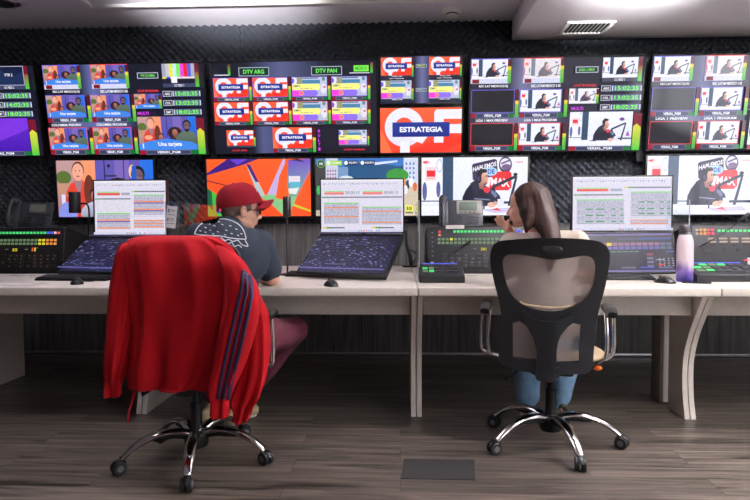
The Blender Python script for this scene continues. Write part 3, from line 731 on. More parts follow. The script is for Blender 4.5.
ZB2 = P(258, 216.2, 4.79).z; ZT2 = P(258, 159.0, 4.765).z
def Lw(px0, px1, label, draw): return tv(px0, px1, ZB2, ZT2, 4.79, 4.765, label, draw, bez=.014, pyref=200)
Lw(58.5, 155, 'wall screen with a talk show guest in a red jacket, behind the left monitor', lambda c: talk(c, 0, 0, 1, 1, detail=True, caption=False))
def shards(c):
    O = (255, 92, 32)
    c.rect(0, 0, 1, 1, O, (252, 76, 24)); c.poly([(.2, .0), (.5, 0), (.35, .1), (.0, .28), (.0, .24)], (60, 24, 120)); c.poly([(.22, 0), (.4, 0), (.3, .1)], (100, 60, 200))
    c.poly([(.38, .08), (.42, .1), (.56, .64), (.5, .68)], (176, 190, 196)); c.poly([(.38, .08), (.42, .1), (.5, .4), (.47, .4)], (70, 30, 120)); c.poly([(.58, .62), (.74, 0), (.76, 0), (.74, .3), (.7, .66)], (190, 170, 220))
    c.poly([(.79, .02), (1, .0), (1, .22), (.8, .9), (.76, .9)], (132, 100, 190), [(110, 80, 190), (120, 84, 196), (150, 120, 190), (110, 180, 120), (110, 180, 120)])
    c.poly([(.8, .02), (.88, 0), (.95, .06)], (30, 20, 60)); c.rect(.79, .3, .9, .42, (224, 214, 226)); c.rect(.8, .4, .9, .5, (90, 180, 200)); c.poly([(.78, .52), (.89, .5), (.86, .62), (.78, .6)], (226, 226, 220))
    c.poly([(1, .2), (1, .95), (.83, .78)], (255, 88, 28)); c.poly([(.83, .78), (1, .9), (1, .93), (.82, .82)], (190, 200, 60)); c.poly([(.5, .66), (.6, .62), (.86, .66), (.8, 1), (.74, 1), (.6, .76)], (130, 190, 130))
    c.poly([(.7, .3), (.75, .1), (.79, .6), (.78, .74), (.66, .68)], O); c.poly([(.82, .82), (1, .93), (1, 1), (.78, 1)], (250, 80, 30))
    c.poly([(0, .5), (.22, .8), (.2, 1), (0, 1)], (60, 180, 60)); c.poly([(0, .5), (.04, .56), (.05, .9), (0, .8)], (30, 90, 60)); c.poly([(.0, .36), (.45, .58), (.45, .6), (0, .38)], (90, 20, 50)); c.rect(.08, .82, .2, .94, (26, 50, 150)); c.text('F', .11, .84, .15, .92, (240, 50, 60), .04)
Lw(208, 311, 'wall screen with orange shards over a stadium, behind the man in the cap', shards)
def coast(c):
    c.rect(0, 0, 1, .35, (60, 110, 190), (70, 140, 200)); c.poly([(.3, .1), (.55, .06), (.8, .14), (1, .1), (1, .4), (.2, .45)], (36, 84, 130)); c.poly([(.55, .08), (.8, .04), (.8, .07), (.58, .12)], (210, 220, 240))
    c.rect(0, .4, 1, .62, (110, 180, 180), (130, 150, 150)); c.rect(0, .6, 1, 1, (150, 150, 150), (190, 180, 160)); c.rect(0, .1, .12, .9, (66, 66, 66)); c.rect(.1, .0, .22, .7, (196, 200, 224)); c.rect(.22, .15, .32, .7, (120, 150, 190))
    for i in range(5):
        for j in range(4): c.rect(.115 + .025 * j, .2 + .06 * i, .128 + .025 * j, .23 + .06 * i, (150, 60, 80))
    c.rect(.86, 0, 1, .5, (206, 212, 236))
    for i in range(4):
        for j in range(3): c.rect(.88 + .035 * j, .08 + .08 * i, .895 + .035 * j, .12 + .08 * i, (80, 110, 170))
    c.ell(.8, .3, .11, .12, (60, 150, 60)); c.ell(.3, .35, .07, .05, (210, 220, 230)); c.rect(.8, .4, .9, .9, (150, 160, 140)); c.rect(.84, .45, 1, 1, (206, 190, 168))
    for u_, v_, cc in ((.86, .42, (230, 150, 60)), (.9, .46, (50, 60, 90)), (.93, .42, (240, 240, 240)), (.97, .5, (220, 110, 70)), (.88, .55, (230, 230, 235)), (.03, .55, (60, 190, 90)), (.06, .8, (90, 120, 190))): c.ell(u_, v_, .02, .08, cc)
    c.ell(.055, .09, .04, .075, (120, 160, 70)); c.ell(.055, .09, .032, .06, (50, 90, 70)); c.text('AR', .035, .07, .075, .11, WHT, .03)
    for u0, u1, cc in ((.11, .26, (160, 210, 60)), (.28, .42, (30, 50, 90)), (.44, .58, (30, 50, 90))): c.rect(u0, .04, u1, .12, cc); c.ell(u0 + .02, .08, .018, .035, (230, 235, 240)); c.text('EQUIPO', u0 + .05, .06, u1 - .01, .1, WHT, .02)
    c.rect(.88, .82, .95, .93, (240, 236, 90)); c.text('B10', .89, .84, .94, .91, (50, 60, 40), .04); c.rect(.88, .93, .95, .96, (110, 110, 110))
Lw(316, 418, 'wall screen with a blue coastal view, behind the middle monitor', coast)
Lw(421.5, 527, 'wall screen with podcast host and HABLEMOS DE MAX logo, left of the woman', lambda c: pod(c, 0, 0, 1, 1, detail=True))
Lw(645.5, 752, 'wall screen with podcast host and HABLEMOS DE MAX logo at the right edge', lambda c: pod(c, 0, 0, 1, 1, detail=True))

# upright rails of the screen wall
for px, w_ in ((48.5, .05), (212.3, .05), (465, .05), (641.5, .055)):
    x = P(px, 140, 4.80).x
    words = {48.5: 'between the two leftmost wall screens', 212.3: 'right of the talk show preview screen', 465: 'right of the two small stacked screens', 641.5: 'left of the rightmost wall screen'}[px]
    t = thing('mounting_rail', 'dark grey metal upright ' + words, 'rail', (x, 4.84, ZB1 - .08), 0, 'uprights of the screen wall')
    MB().box((0, 0, .42), (w_, .03, .84), .003).build('post', M['rail'], t)
    for k in range(3): MB().box((0, -.014, .12 + .28 * k), (w_ * .7, .008, .05), .002).build('bracket', M['dark'], t)
# ================================================================== DESKS
ZD = .762; YF = 3.05; YR = 4.66
SEAM = [-2.75, P(114, 290, YF).x, P(418, 290, YF).x, P(722, 290, YF).x, 3.2]
def leg_outline(foot=3.345, back=3.85):
    pts = [(3.17, ZD - .046), (3.245, .60), (3.32, .48), (3.37, .36), (3.385, .25), (3.375, .12), (foot, .0)]
    f = [tuple(p) for p in [(v.x, v.y) for v in spline([(a, b, 0) for a, b in pts], 5)]]
    return f + [(back, 0), (back, ZD - .046)]
def desk(i, x0, x1, label, back=3.85):
    t = thing('control_desk', label, 'desk', ((x0 + x1) / 2, YF, 0), 0, 'cream control desks in a row')
    hw = (x1 - x0) / 2 - .0015
    MB().box((0, (YR - YF) / 2, ZD - .023), (2 * hw, YR - YF, .046), .008, seg=3).build('worktop', M['cream'], t)
    MB().box((0, .24, ZD - .046 - .064), (2 * hw - .07, .018, .128), .002).build('apron', M['creamdk'], t)
    for s_ in (-1, 1):
        m = MB(); xc = s_ * (hw - .015)
        m.plate(leg_outline(back=back), [], lambda a, b, q: Vector((xc - .0135 + .027 * q, a - YF, b)), step=.06)
        m.build('side_panel', M['cream'], t)
    MB().box((0, 1.2, ZD - .08), (2 * hw - .1, .05, .06), .002).build('rear_beam', M['dark'], t)
    return t
words = ['cream control desk at the far left edge, under the left phone console', 'cream control desk where the man in the red cap sits', 'cream control desk where the woman sits', 'cream control desk at the far right edge, right of the flask']
desk(0, SEAM[0] - .0, SEAM[1] + .0, words[0], back=4.2)
desk(1, SEAM[1], SEAM[2], words[1], back=3.77)
for i in (2, 3): desk(i, SEAM[i], SEAM[i + 1], words[i], back=3.56)
# narrow cabinet beside the right hand panel
x = P(660, 403, 3.64).x
t = thing('pedestal_cabinet', 'narrow cream cabinet under the right end of the desk of the woman', 'cabinet', (x + .014, 3.71, 0))
MB().box((-.006, 0, .30), (.018, .13, .585), .002).build('drawer_front', mat('shaded cream laminate', (130, 120, 112), .5), t)  # shade on the cabinet's left side is put into this darker colour
MB().box((.026 , 0, .30), (.048, .14, .585), .002).build('body', M['cream'], t)
MB().box((-.019, -.02, .5), (.01, .05, .016), .003).build('handle', M['steel'], t)
# floor plate
a, b_, c_, d_ = G(404, 459.5, .0), G(474.5, 460.5, 0), G(475, 480.5, 0), G(401, 479, 0)
m = MB(); z = Vector((0, 0, .004))
m.loft([[a, b_, c_, d_], [a + z, b_ + z, c_ + z, d_ + z]]); m.build('floor_hatch', mat('grey floor plate', (52, 51, 52), .45, var=.05), None, label='dark grey rectangular floor hatch set in the wooden floor between the chairs', cat='floor hatch')

# ================================================================== MONITORS
def sheet(c, variant):
    c.rect(0, 0, 1, 1, (226, 222, 240)); c.rect(0, 0, 1, .03, (240, 240, 248))
    r_ = random.Random(variant)
    for k in range(34): c.rect(.03 + .027 * k, .07, .036 + .027 * k + r_.random() * .008, .07 + .02 * r_.random() + .01, r_.choice([(160, 160, 180), (190, 150, 160), (150, 170, 200), (120, 120, 150)]))
    c.rect(0, .17, 1, .172, (190, 188, 205))
    def grid(u0, v0, u1, v1, rows, hl):
        c.rect(u0, v0, u1, v1, (198, 196, 214)); n = rows; dv = (v1 - v0) / n
        for i in range(n):
            va = v0 + dv * i
            cc = hl.get(i)
            if cc == 'O': c.rect(u0, va, u1, va + dv * .75, (240, 140, 84))
            elif cc == 'V': c.rect(u0, va, u1, va + dv * .75, (110, 84, 170))
            elif cc == 'G': c.rect(u0, va, u1, va + dv * .7, (124, 214, 110))
            elif cc == 'g':
                for a_, b_ in ((.18, .34), (.4, .58), (.72, .82), (.9, .98)): c.rect(u0 + (u1 - u0) * a_, va, u0 + (u1 - u0) * b_, va + dv * .7, (60, 150, 90))
            else:
                x = u0 + .004
                while x < u1 - .02:
                    w_ = .008 + r_.random() * .03
                    c.rect(x, va + dv * .25, min(x + w_, u1), va + dv * .75, r_.choice([(166, 165, 188), (178, 175, 196), (152, 153, 178)])); x += w_ + .006 + r_.random() * .015
    def hdr(u0, u1, v): c.rect(u0, v, u1, v + .022, (112, 112, 134)); c.rect(u0, v, u0 + .09, v + .022, (90, 150, 90))
    def clip(u0, u1, v0=.215, v1=.285):
        c.rect(u0, v0, u1, v0 + .02, (150, 220, 130)); c.rect(u0, v0 + .025, u1, v1, (232, 90, 80) if variant != 2 else (240, 130, 120))
    if variant == 2:
        for u0 in (.04, .51):
            clip(u0, u0 + .24); c.text('00:00:15', u0 + .26, .22, u0 + .43, .28, (96, 96, 120), .0)
        hdr(.01, .99, .325); c.rect(.465, .35, .47, .88, (206, 204, 222))
        c.rect(.03, .35, .46, .86, (226, 222, 234)); grid(.035, .44, .46, .84, 14, {0: 'G', 3: 'O', 9: 'O'}); grid(.5, .52, .98, .86, 13, {0: 'G', 3: 'O', 12: 'O', 6: 'O'} if 0 else {0: 'G', 3: 'O', 11: 'O'})
        for u0 in (.02, .62): c.rect(u0, .91, u0 + .27, .93, (60, 70, 70)); c.rect(u0, .905, u0 + .05, .935, (220, 210, 80)); c.rect(u0 + .05, .905, u0 + .13, .935, (90, 150, 90))
    else:
        clip(.04, .36, .2, .27); c.rect(.38, .22, .5, .27, (170, 168, 190)); c.rect(.52, .19, .56, .215, (220, 210, 70)); hdr(.56, .99, .19); hdr(.01, .51, .325)
        hl = {0: 'G', 4: 'O', 5: 'V', 9: 'O'} if variant == 1 else {0: 'G', 6: 'g', 10: 'g', 14: 'g'}
        if variant == 1: c.rect(.03, .35, .5, .6, (224, 220, 232)); grid(.035, .6, .5, .9, 10, hl); grid(.56, .26, .98, .64, 13, {0: 'G', 4: 'O', 5: 'V', 9: 'O', 10: 'V'}); c.rect(.53, .66, .99, .665, (170, 170, 190)); grid(.56, .73, .98, .88, 5, {0: 'O', 4: 'O', 2: 'O'})
        else: c.rect(.03, .35, .53, .4, (224, 220, 232)); grid(.04, .42, .52, .88, 16, hl); grid(.58, .28, .98, .74, 15, {0: 'G', 6: 'g', 10: 'g', 13: 'g'}); c.rect(.55, .76, .99, .765, (170, 170, 190)); grid(.57, .8, .95, .89, 4, {0: 'O', 3: 'O'})
    c.rect(0, .955, 1, 1, (214, 214, 234)); 
    for k in range(9): c.rect(.46 + .03 * k, .965, .475 + .03 * k, .99, r_.choice([(120, 160, 220), (220, 120, 120), (120, 120, 140), (240, 240, 250)]))
def flat_monitor(pTL, pTR, pBL, draw, label, group, th=.03, bez=.008, name='desk_monitor'):
    """monitor whose picture has these three corners in space"""
    ux = (pTR - pTL); w = ux.length; ux.normalize()
    uz = (pTL - pBL); uz -= ux * uz.dot(ux); h = uz.length; uz.normalize(); uy = uz.cross(ux)
    c0 = pTL + ux * w / 2 - uz * h / 2
    t = thing(name, label, 'monitor', (0, 0, 0), 0, group)
    t.matrix_world = Matrix((ux, uy, uz)).transposed().to_4x4(); t.location = c0
    MB().box((0, th / 2 + .003, 0), (w + 2 * bez, th, h + 2 * bez), .004).build('housing', M['black'], t)
    rim = MB()
    for s_ in (-1, 1):
        rim.box((s_ * (w / 2 + bez / 2), 0, 0), (bez, .008, h + 2 * bez), .001); rim.box((0, 0, s_ * (h / 2 + bez / 2)), (w + 2 * bez, .008, bez), .001)
    rim.build('bezel', M['black'], t)
    c = Canvas(w, h); c.dl = .00008; draw(c); c.build('screen', SM2, t, (0, .002, 0))
    return t, w, h
def upper(px0, py0, px1, py1, Y, variant, label):
    a, b, c = P(px0, py0, Y), P(px1, py0, Y), P(px0, py1, Y + .0)
    b.z = a.z
    c.x = a.x
    t, w, h = flat_monitor(a, b, c, lambda c_: sheet(c_, variant), label, 'upper desk monitors showing schedule tables')
    # arm to the desk behind
    MB().tube([(0, .03, 0), (0, .12, -.02), (0, .16, -.12), (0, .16, ZD - t.location.z + .012)], .018, 10).build('arm', M['black'], t)
    MB().lathe([(.0, .0), (.09, 0), (.09, .01), (.03, .016), (.0, .016)], (0, .16, ZD - t.location.z)).build('base', M['black'], t)
    return t
upper(94, 181, 165.5, 234.5, 3.93, 1, 'upper monitor with orange and violet tables, above the tilted touch screen behind the red jacket')
upper(321, 179.8, 403, 232, 3.93, 2, 'upper monitor with tables, above the tilted touch screen in the middle')
upper(573, 177, 672, 230.5, 3.93, 3, 'upper monitor with green tables, right of the woman')
def arcs(c):
    c.rect(0, 0, 1, 1, (18, 17, 40), (26, 24, 58))
    r_ = random.Random(5)
    for k in range(15):
        ru = .1 + .05 * k; rv = .1 + .058 * k
        n = 26
        for j in range(n):
            if r_.random() < .28: continue
            a0 = 190 + 160 * j / n; a1 = a0 + 160 / n * .7
            pts = []
            for a_ in (a0, a1): pts.append((.42 + ru * math.cos(R(a_)), 1.0 + rv * math.sin(R(a_))))
            for a_ in (a1, a0): pts.append((.42 + (ru - .025) * math.cos(R(a_)), 1.0 + (rv - .03) * math.sin(R(a_))))
            c.poly(pts, r_.choice([(52, 50, 100), (70, 72, 120), (44, 40, 84), (110, 114, 160), (60, 58, 110)]))
    for k in range(40):
        u, v = r_.random() * .96, r_.random() * .8 + .05; c.rect(u, v, u + .02, v + .008, (150, 155, 190))
    c.rect(0, 0, 1, .03, (64, 60, 110)); c.rect(0, .955, 1, .985, (104, 100, 170)); c.rect(.3, .86, .55, .87, (120, 125, 180))
def touch(pts, Ys, label, zfix=None, draw=arcs, card=None):
    (TL, TR, BL) = pts; a, b, c = P(*TL, Ys[0]), P(*TR, Ys[1]), P(*BL, Ys[2])
    t, w, h = flat_monitor(a, b, c, draw, label, 'lower desk touch screens', th=.035, name='touch_screen')
    MB().box((0, .05, -h / 2 + .12), (.3, .04, .14), .008).build('stand', M['black'], t)
    return t
# the middle one: its lower edge lies nearer on the right side
touch(((321, 235), (402, 235.5), (301, 271.5)), (3.85, 3.67, 3.55), 'tilted dark touch screen with circular pattern in the middle, under the upper monitor')
touch(((91, 237.5), (166, 238), (64, 271)), (3.86, 3.72, 3.58), 'tilted dark touch screen with circular pattern, half hidden by the red jacket')
def panelui(c):
    c.rect(0, 0, 1, 1, (40, 38, 52)); c.rect(0, 0, 1, .05, (120, 104, 160)); c.rect(0, .95, 1, .99, (120, 110, 170)); r_ = random.Random(2)
    c.rect(.48, .12, .98, .16, (70, 70, 110)); c.rect(.68, .12, .98, .16, (56, 84, 160))
    for k in range(17):
        for j in range(2):
            col = [(150, 104, 140), (110, 100, 170)][j]
            if k > 14: col = (96, 104, 130)
            if j == 0 and k == 6: col = (230, 200, 50)
            c.rect(.04 + .056 * k, .24 + .1 * j, .088 + .056 * k, .32 + .1 * j, col)
    for k in range(7): c.rect(.3 + .055 * k, .46, .345 + .055 * k, .49, (90, 140, 110))
    for k in range(4):
        for j in range(4): c.ell(.86 + .04 * k, .66 + .06 * j, .008, .014, (170, 170, 180))
    for k in range(4): c.rect(.74, .52 + .1 * k, .8, .58 + .1 * k, [(150, 70, 90), (120, 120, 140), (130, 110, 150), (110, 110, 130)][k])
    c.rect(.84, .8, .9, .83, (220, 60, 50)); c.rect(.82, .68, .9, .7, (170, 170, 190)); c.rect(.92, .46, 1, .5, (90, 100, 150))
    for k in range(3): c.rect(.5 + .17 * k, .87, .63 + .17 * k, .91, [(110, 104, 140), (84, 90, 190), (110, 104, 150)][k])
touch(((566, 234), (672, 233), (566.3, 272.5)), (3.72, 3.72, 3.66), 'dark touch screen with coloured button rows, right of the woman', draw=panelui)

# label cards
t = tag(MB().box((0, 0, 0), (.068, .002, .145), 0, rot=Matrix.Rotation(.12, 3, 'Y')).build('notice_card', M['paper'], None, loc=P(171.3, 217, 3.925)), 'small pinkish notice card leaning beside the left upper monitor', 'card')
cv = Canvas(.06, .13)
for k in range(2):
    cv.rect(.35, .12 + .45 * k, .9, .16 + .45 * k, (90, 70, 80)); cv.rect(.35, .22 + .45 * k, .8, .25 + .45 * k, (110, 90, 100)); cv.rect(.08, .1 + .45 * k, .26, .28 + .45 * k, (120, 80, 90)); cv.rect(.1, .36 + .45 * k, .9, .4 + .45 * k, (130, 110, 115))
cv.build('print', attr_mat('printed ink'), t, (0, -.0015, 0), (0, .12, 0))
PR = attr_mat('printed ink 2')

# ------------------------------------------------------------------ clear partitions
def partition(X, y0, y1, zt, label):
    t = thing('desk_partition', label, 'partition', (X, (y0 + y1) / 2, ZD), 0, 'clear acrylic partitions on the desk seams')
    MB().box((0, 0, (zt - ZD) / 2), (.006, y1 - y0, zt - ZD), .001).build('pane', M['acrylic'], t)
    MB().box((0, -(y1 - y0) / 2 - .001, (zt - ZD) / 2), (.006, .002, zt - ZD), 0).build('polished_edge', mat('frosted acrylic edge', (150, 158, 166), .3), t)
partition(P(419.3, 270, 3.42).x, 3.42, 4.3, 1.22, 'clear acrylic partition seen edge on, between the man and the woman')
partition(P(688.5, 260, 3.62).x, 3.62, 4.4, 1.22, 'clear acrylic partition behind the flask')
partition(P(166.5, 260, 3.35).x, 3.35, 4.3, 1.22, 'clear acrylic partition left of the man, behind the red jacket')

# ------------------------------------------------------------------ consoles
def console(x0, x1, Y0, label, style, ph=None):
    """broadcast control surface: steep front face with rows of lit keys"""
    w = x1 - x0; t = thing('control_console', label, 'control console', ((x0 + x1) / 2, Y0, ZD), 0, 'broadcast control consoles')
    H_, D_ = .305, .36
    m = MB()
    prof = [(0, 0), (.0, .03), (.055, H_), (.085, H_ + .006), (D_, H_ - .06), (D_, 0)]
    m.loft([[Vector((x, y, z)) for y, z in prof] for x in (-w / 2, w / 2)])
    m.build('case', M['black'], t, bevel=.004)
    tilt = math.atan2(.055, H_ - .03)
    L_ = math.hypot(.055, H_ - .03)
    ce = Vector((0, .0275, .03 + (H_ - .03) / 2))
    def on(u, v, off=.003):   # u along the width from the left, v down the face
        p = Vector((-w / 2 + u * w, 0, 0)); q = Vector((0, .055, H_)).lerp(Vector((0, 0, .03)), v)
        n = Vector((0, -math.cos(tilt), math.sin(tilt))); return p + q + n * off
    rt = Matrix.Rotation(-tilt, 3, 'X')
    cols = {}
    def key(u, v, su, sv, mt, nm='key', h=.006):
        MB().box(on(u, v), (su * w, h, sv * L_), .0012, rot=rt, seg=1).build(nm, mt, t, smooth=0)
    m = MB().box(on(.5, .5, .001), (w * .97, .004, L_ * .97), .001, rot=rt); m.build('face_plate', M['dark'] if style else M['black'], t)
    return t, key, on, rt, w, L_
KG, KY, KO, KR, KB = emis('green key', (70, 205, 110), .9), emis('yellow key', (216, 206, 50), .9), emis('orange key', (225, 140, 60), .8), emis('red key', (226, 60, 76), .9), emis('blue key', (76, 92, 225), .9)
KGd = emis('dim green key', (104, 130, 92), .75); KW = emis('white key', (240, 190, 180), .9); KAm = emis('dim amber key', (150, 96, 50), .6); KTan = emis('tan key', (168, 150, 130), .6)
def kind_console(x0, x1, Y0, label, lit):
    t, key, on, rt, w, L_ = console(x0, x1, Y0, label, lit != 'left')
    n = 17; du = .03
    for k in range(n): key(.26 + k * .034, .12, .025, .055, KG)
    for k in range(2): key(.26 + (n + k) * .034, .12, .025, .055, KB)
    key(.26 + (n + 2) * .034, .12, .025, .055, KW); key(.26 + (n + 3) * .034, .12, .025, .055, KR)
    for r_ in range(2):
        for k in range(22):
            m_ = KY if k in (17, 18) or (k == 3 and r_ == 0) else (KO if k > 18 else KGd)
            key(.115 + k * .038, .3 + .085 * r_, .027, .055, m_)
    # lower key field
    m = MB()
    for r_ in range(4):
        for k in range(13):
            m.box(on(.17 + k * .062, .66 + .085 * r_), (.045 * w, .006, .055 * L_), .0012, rot=rt, seg=1)
    m.build('key_field', M['rail'] if lit != 'left' else M['dark'], t, smooth=0)
    r2 = random.Random(int(x0 * 100)); m = MB()
    for r_ in range(4):
        for k in range(13):
            if r2.random() < (.75 if lit == 'left' else .3): m.box(on(.17 + k * .062 + r2.uniform(-.012, .012), .66 + .085 * r_ + .02, .0068), (.014 * w, .001, .014 * L_), 0, rot=rt)
    m.build('key_lights', KAm if lit == 'left' else M['phonelt'], t, smooth=0)
    cv = Canvas(w, L_); cv.dl = .0001
    cv.text('501' if lit != 'left' else '55', .5, .5, .55, .57, (225, 215, 40), .03); cv.rect(.69, .48, .705, .57, (230, 90, 60)); cv.rect(.715, .48, .73, .57, (225, 210, 50)); cv.text('CAM', .62, .51, .65, .535, (150, 150, 160)); cv.text('AUX', .43, .51, .46, .535, (150, 150, 160))
    cv.rect(.74, .475, .745, .5, (220, 170, 60))
    for k in range(6): cv.rect(.045, .14 + k * .11, .06, .15 + k * .11, (190, 190, 195))
    c_ = cv.build('readout', SM2, t, on(.5, .5, .0042), (-math.atan2(.055, .275), 0, 0))
    key(.05, .86, .03, .07, M['steel'], 'socket', .01)
    if lit != 'left': key(.12, .12, .022, .05, KR); key(.12, .2, .022, .05, KO)
    return t
x0 = P(427, 250, 3.9).x
cC = kind_console(x0, x0 + .70, 3.90, 'black control console with green key rows, left of the woman under the grey phone', 'mid')
x1 = P(61.5, 250, 3.9).x
cL = kind_console(x1 - .70, x1, 3.90, 'black control console with green and amber keys at the left edge', 'left')
# right console of another make
x0 = P(692, 250, 3.9).x
t, key, on, rt, w, L_ = console(x0, x0 + .70, 3.90, 'grey control console with tan key rows at the right edge, behind the flask', 1)
for k in range(14): key(.27 + .035 * k * 1.1, .12, .026, .055, KG)
for r_ in range(2):
    for k in range(5): key(.07 + .036 * k, .1 + .085 * r_, .025, .055, [KTan, KO, KO, KR, KR][k])
for r_ in range(3):
    for k in range(8): key(.2 + .1 * k, .3 + .075 * r_, .075 if r_ != 2 else .05, .04, KTan if r_ < 2 else M['black'])
key(.17, .57, .1, .11, M['black'], 'fader_slot')
for k in range(5): key(.32 + .12 * k, .57, .05, .08, M['black'] if k != 2 else M['lcd'])
key(.75, .82, .5, .16, M['white'], 'label_strip')
key(.52, .80, .1, .03, KR)
# white strips on and in front of consoles
tag(MB().box((0, 0, 0), (.12, .02, .003), .0005).build('label_strip', M['paper'], None, loc=G(19, 275.6, ZD + .002)), 'small white label strip on the desk in front of the left console', 'label strip')
tag(MB().box((0, 0, 0), (.07, .02, .003), .0005).build('label_strip', M['paper'], None, loc=G(472, 275.6, ZD + .002)), 'small white label strip on the desk in front of the middle console', 'label strip')
tag(MB().box((0, 0, 0), (.12, .002, .026), .0005, rot=Matrix.Rotation(-.2, 3, 'X')).build('label_card', M['paper'], None, loc=P(455, 227, 3.945)), 'white label card on the top edge of the middle console under the phone', 'label card')
tag(MB().box((0, 0, 0), (.25, .12, .0015), 0).build('paper_sheet', M['paper'], None, loc=G(20, 284.5, ZD + .001), rot=(0, 0, -.06)), 'white sheet of paper lying on the desk at the left edge', 'paper')

# ------------------------------------------------------------------ desk phones
def phone(px, label, lighter, Y=4.02, s=1.0):
    # local frame: x right, y away, z up; sloped body with display, handset at the left
    zt = ZD + .308
    p = P(px, 224, Y); t = thing('desk_phone', label, 'phone', (p.x, Y, zt - .006), -.05, 'desk phones on the consoles')
    sl = R(74)
    rot = Matrix.Rotation(sl - PI / 2 + R(28) * 0, 3, 'X')
    B = Matrix.Rotation(-(PI / 2 - sl), 3, 'X')     # plane leaning back
    def on(x, z, off=0): return B @ Vector((x, -off, z)) + Vector((0, .0, 0))
    m = MB()
    m.box(on(.02, .095, -.012), (.235, .024, .19), .008, rot=B); m.box((.02, .07, .012), (.2, .1, .02), .004); m.build('body', M['phone'], t)
    m = MB().box(on(.045, .137, .004), (.165, .008, .092), .004, rot=B); m.build('display_surround', M['phonelt'] if lighter else M['phone'], t)
    m = MB().box(on(.038, .142, .009), (.118, .003, .058), .002, rot=B); m.build('display', M['lcd'] if lighter else emis('dim phone display', (84, 82, 78), .5), t)
    k_ = MB()
    for r_ in range(4):
        for c_ in range(3): k_.box(on(-.045 + .019 * c_, .075 - .018 * r_, .004), (.013, .006, .010), .0015, rot=B, seg=1)
    k_.build('number_keys', M['dark'] if not lighter else M['rail'], t); k_ = MB()
    for r_ in range(3):
        for c_ in range(4): k_.box(on(.04 + .02 * c_, .07 - .02 * r_, .004), (.014, .006, .008), .0015, rot=B, seg=1)
    k_.build('function_keys', M['dark'] if not lighter else M['rail'], t)
    k_ = MB()
    for c_ in range(4): k_.box(on(-.01 + .03 * c_, .1, .009), (.016, .004, .006), .001, rot=B, seg=1)
    k_.build('soft_keys', M['dark'], t)
    h = MB()
    hp = [on(-.125, .0, .03), on(-.128, .03, .05), on(-.128, .1, .058), on(-.128, .165, .05), on(-.125, .2, .03)]
    h.tube(spline(hp, 4), [.026] * 3 + [.024] * 15 + [.028] * 3, 14, flat=.7)
    h.ell(on(-.125, .19, .025), (.03, .022, .03), rot=B); h.ell(on(-.125, .015, .025), (.03, .022, .03), rot=B)
    h.build('handset', M['phone'] if lighter else M['dark'], t)
    MB().box(on(-.125, .1, -.002), (.062, .03, .2), .008, rot=B).build('cradle', M['phone'], t)
    cd_ = MB(); pts = []
    for k in range(90): a = k * .9; pts.append(Vector((-.15 + .008 * math.cos(a) + .0006 * k, -.02 - .0001 * k + .008 * math.sin(a), .02 - .0004 * k)))
    cd_.tube(pts, .002, 5).build('cord', M['black'], t)
    return t
phone(462.5, 'grey desk phone with silver display on the console left of the woman', True)
phone(30, 'dark grey desk phone on the console at the left edge', False)

# ------------------------------------------------------------------ small slanted panels
def small_panel(px0, px1, py, label, wd=None):
    a, b = G(px0, py, ZD), G(px1, py, ZD); w = b.x - a.x
    t = thing('intercom_panel', label, 'control panel', ((a.x + b.x) / 2, a.y, ZD), 0, 'small slanted intercom panels')
    D_, H1, H2 = .20, .04, .095
    m = MB(); m.loft([[Vector((x, y, z)) for y, z in ((0, 0), (0, H1), (.02, H1 + .006), (D_, H2), (D_, 0))] for x in (-w / 2, w / 2)])
    m.build('case', M['dark'], t, bevel=.004)
    sl = math.atan2(H2 - H1 - .006, D_ - .02); rt = Matrix.Rotation(sl, 3, 'X')
    def on(u, v, o=.003): return Vector((-w / 2 + w * u, .02 + (D_ - .02) * (1 - v), H2 + (H1 + .006 - H2) * v)) + Vector((0, -math.sin(sl), math.cos(sl))) * o
    for r_ in range(3):
        for k in range(6):
            g = (k < 2 and r_ in (1, 2)) or (px0 > 600 and r_ == 0 and k in (1, 2, 3))
            MB().box(on(.14 + .14 * k, .25 + .25 * r_), (w * .11, .022, .006), .001, rot=rt, seg=1).build('key', KG if g and (k + r_) % 2 else (KGd if g else M['rail']), t, smooth=0)
    MB().box(on(.5, .06, .002), (w * .8, .008, .003), 0, rot=rt).build('light_bar', KB, t, smooth=0)
    return t
small_panel(419.5, 465, 283, 'small slanted dark intercom panel in front of the middle console')
small_panel(697, 766, 282, 'small slanted dark intercom panel at the right edge, right of the flask')

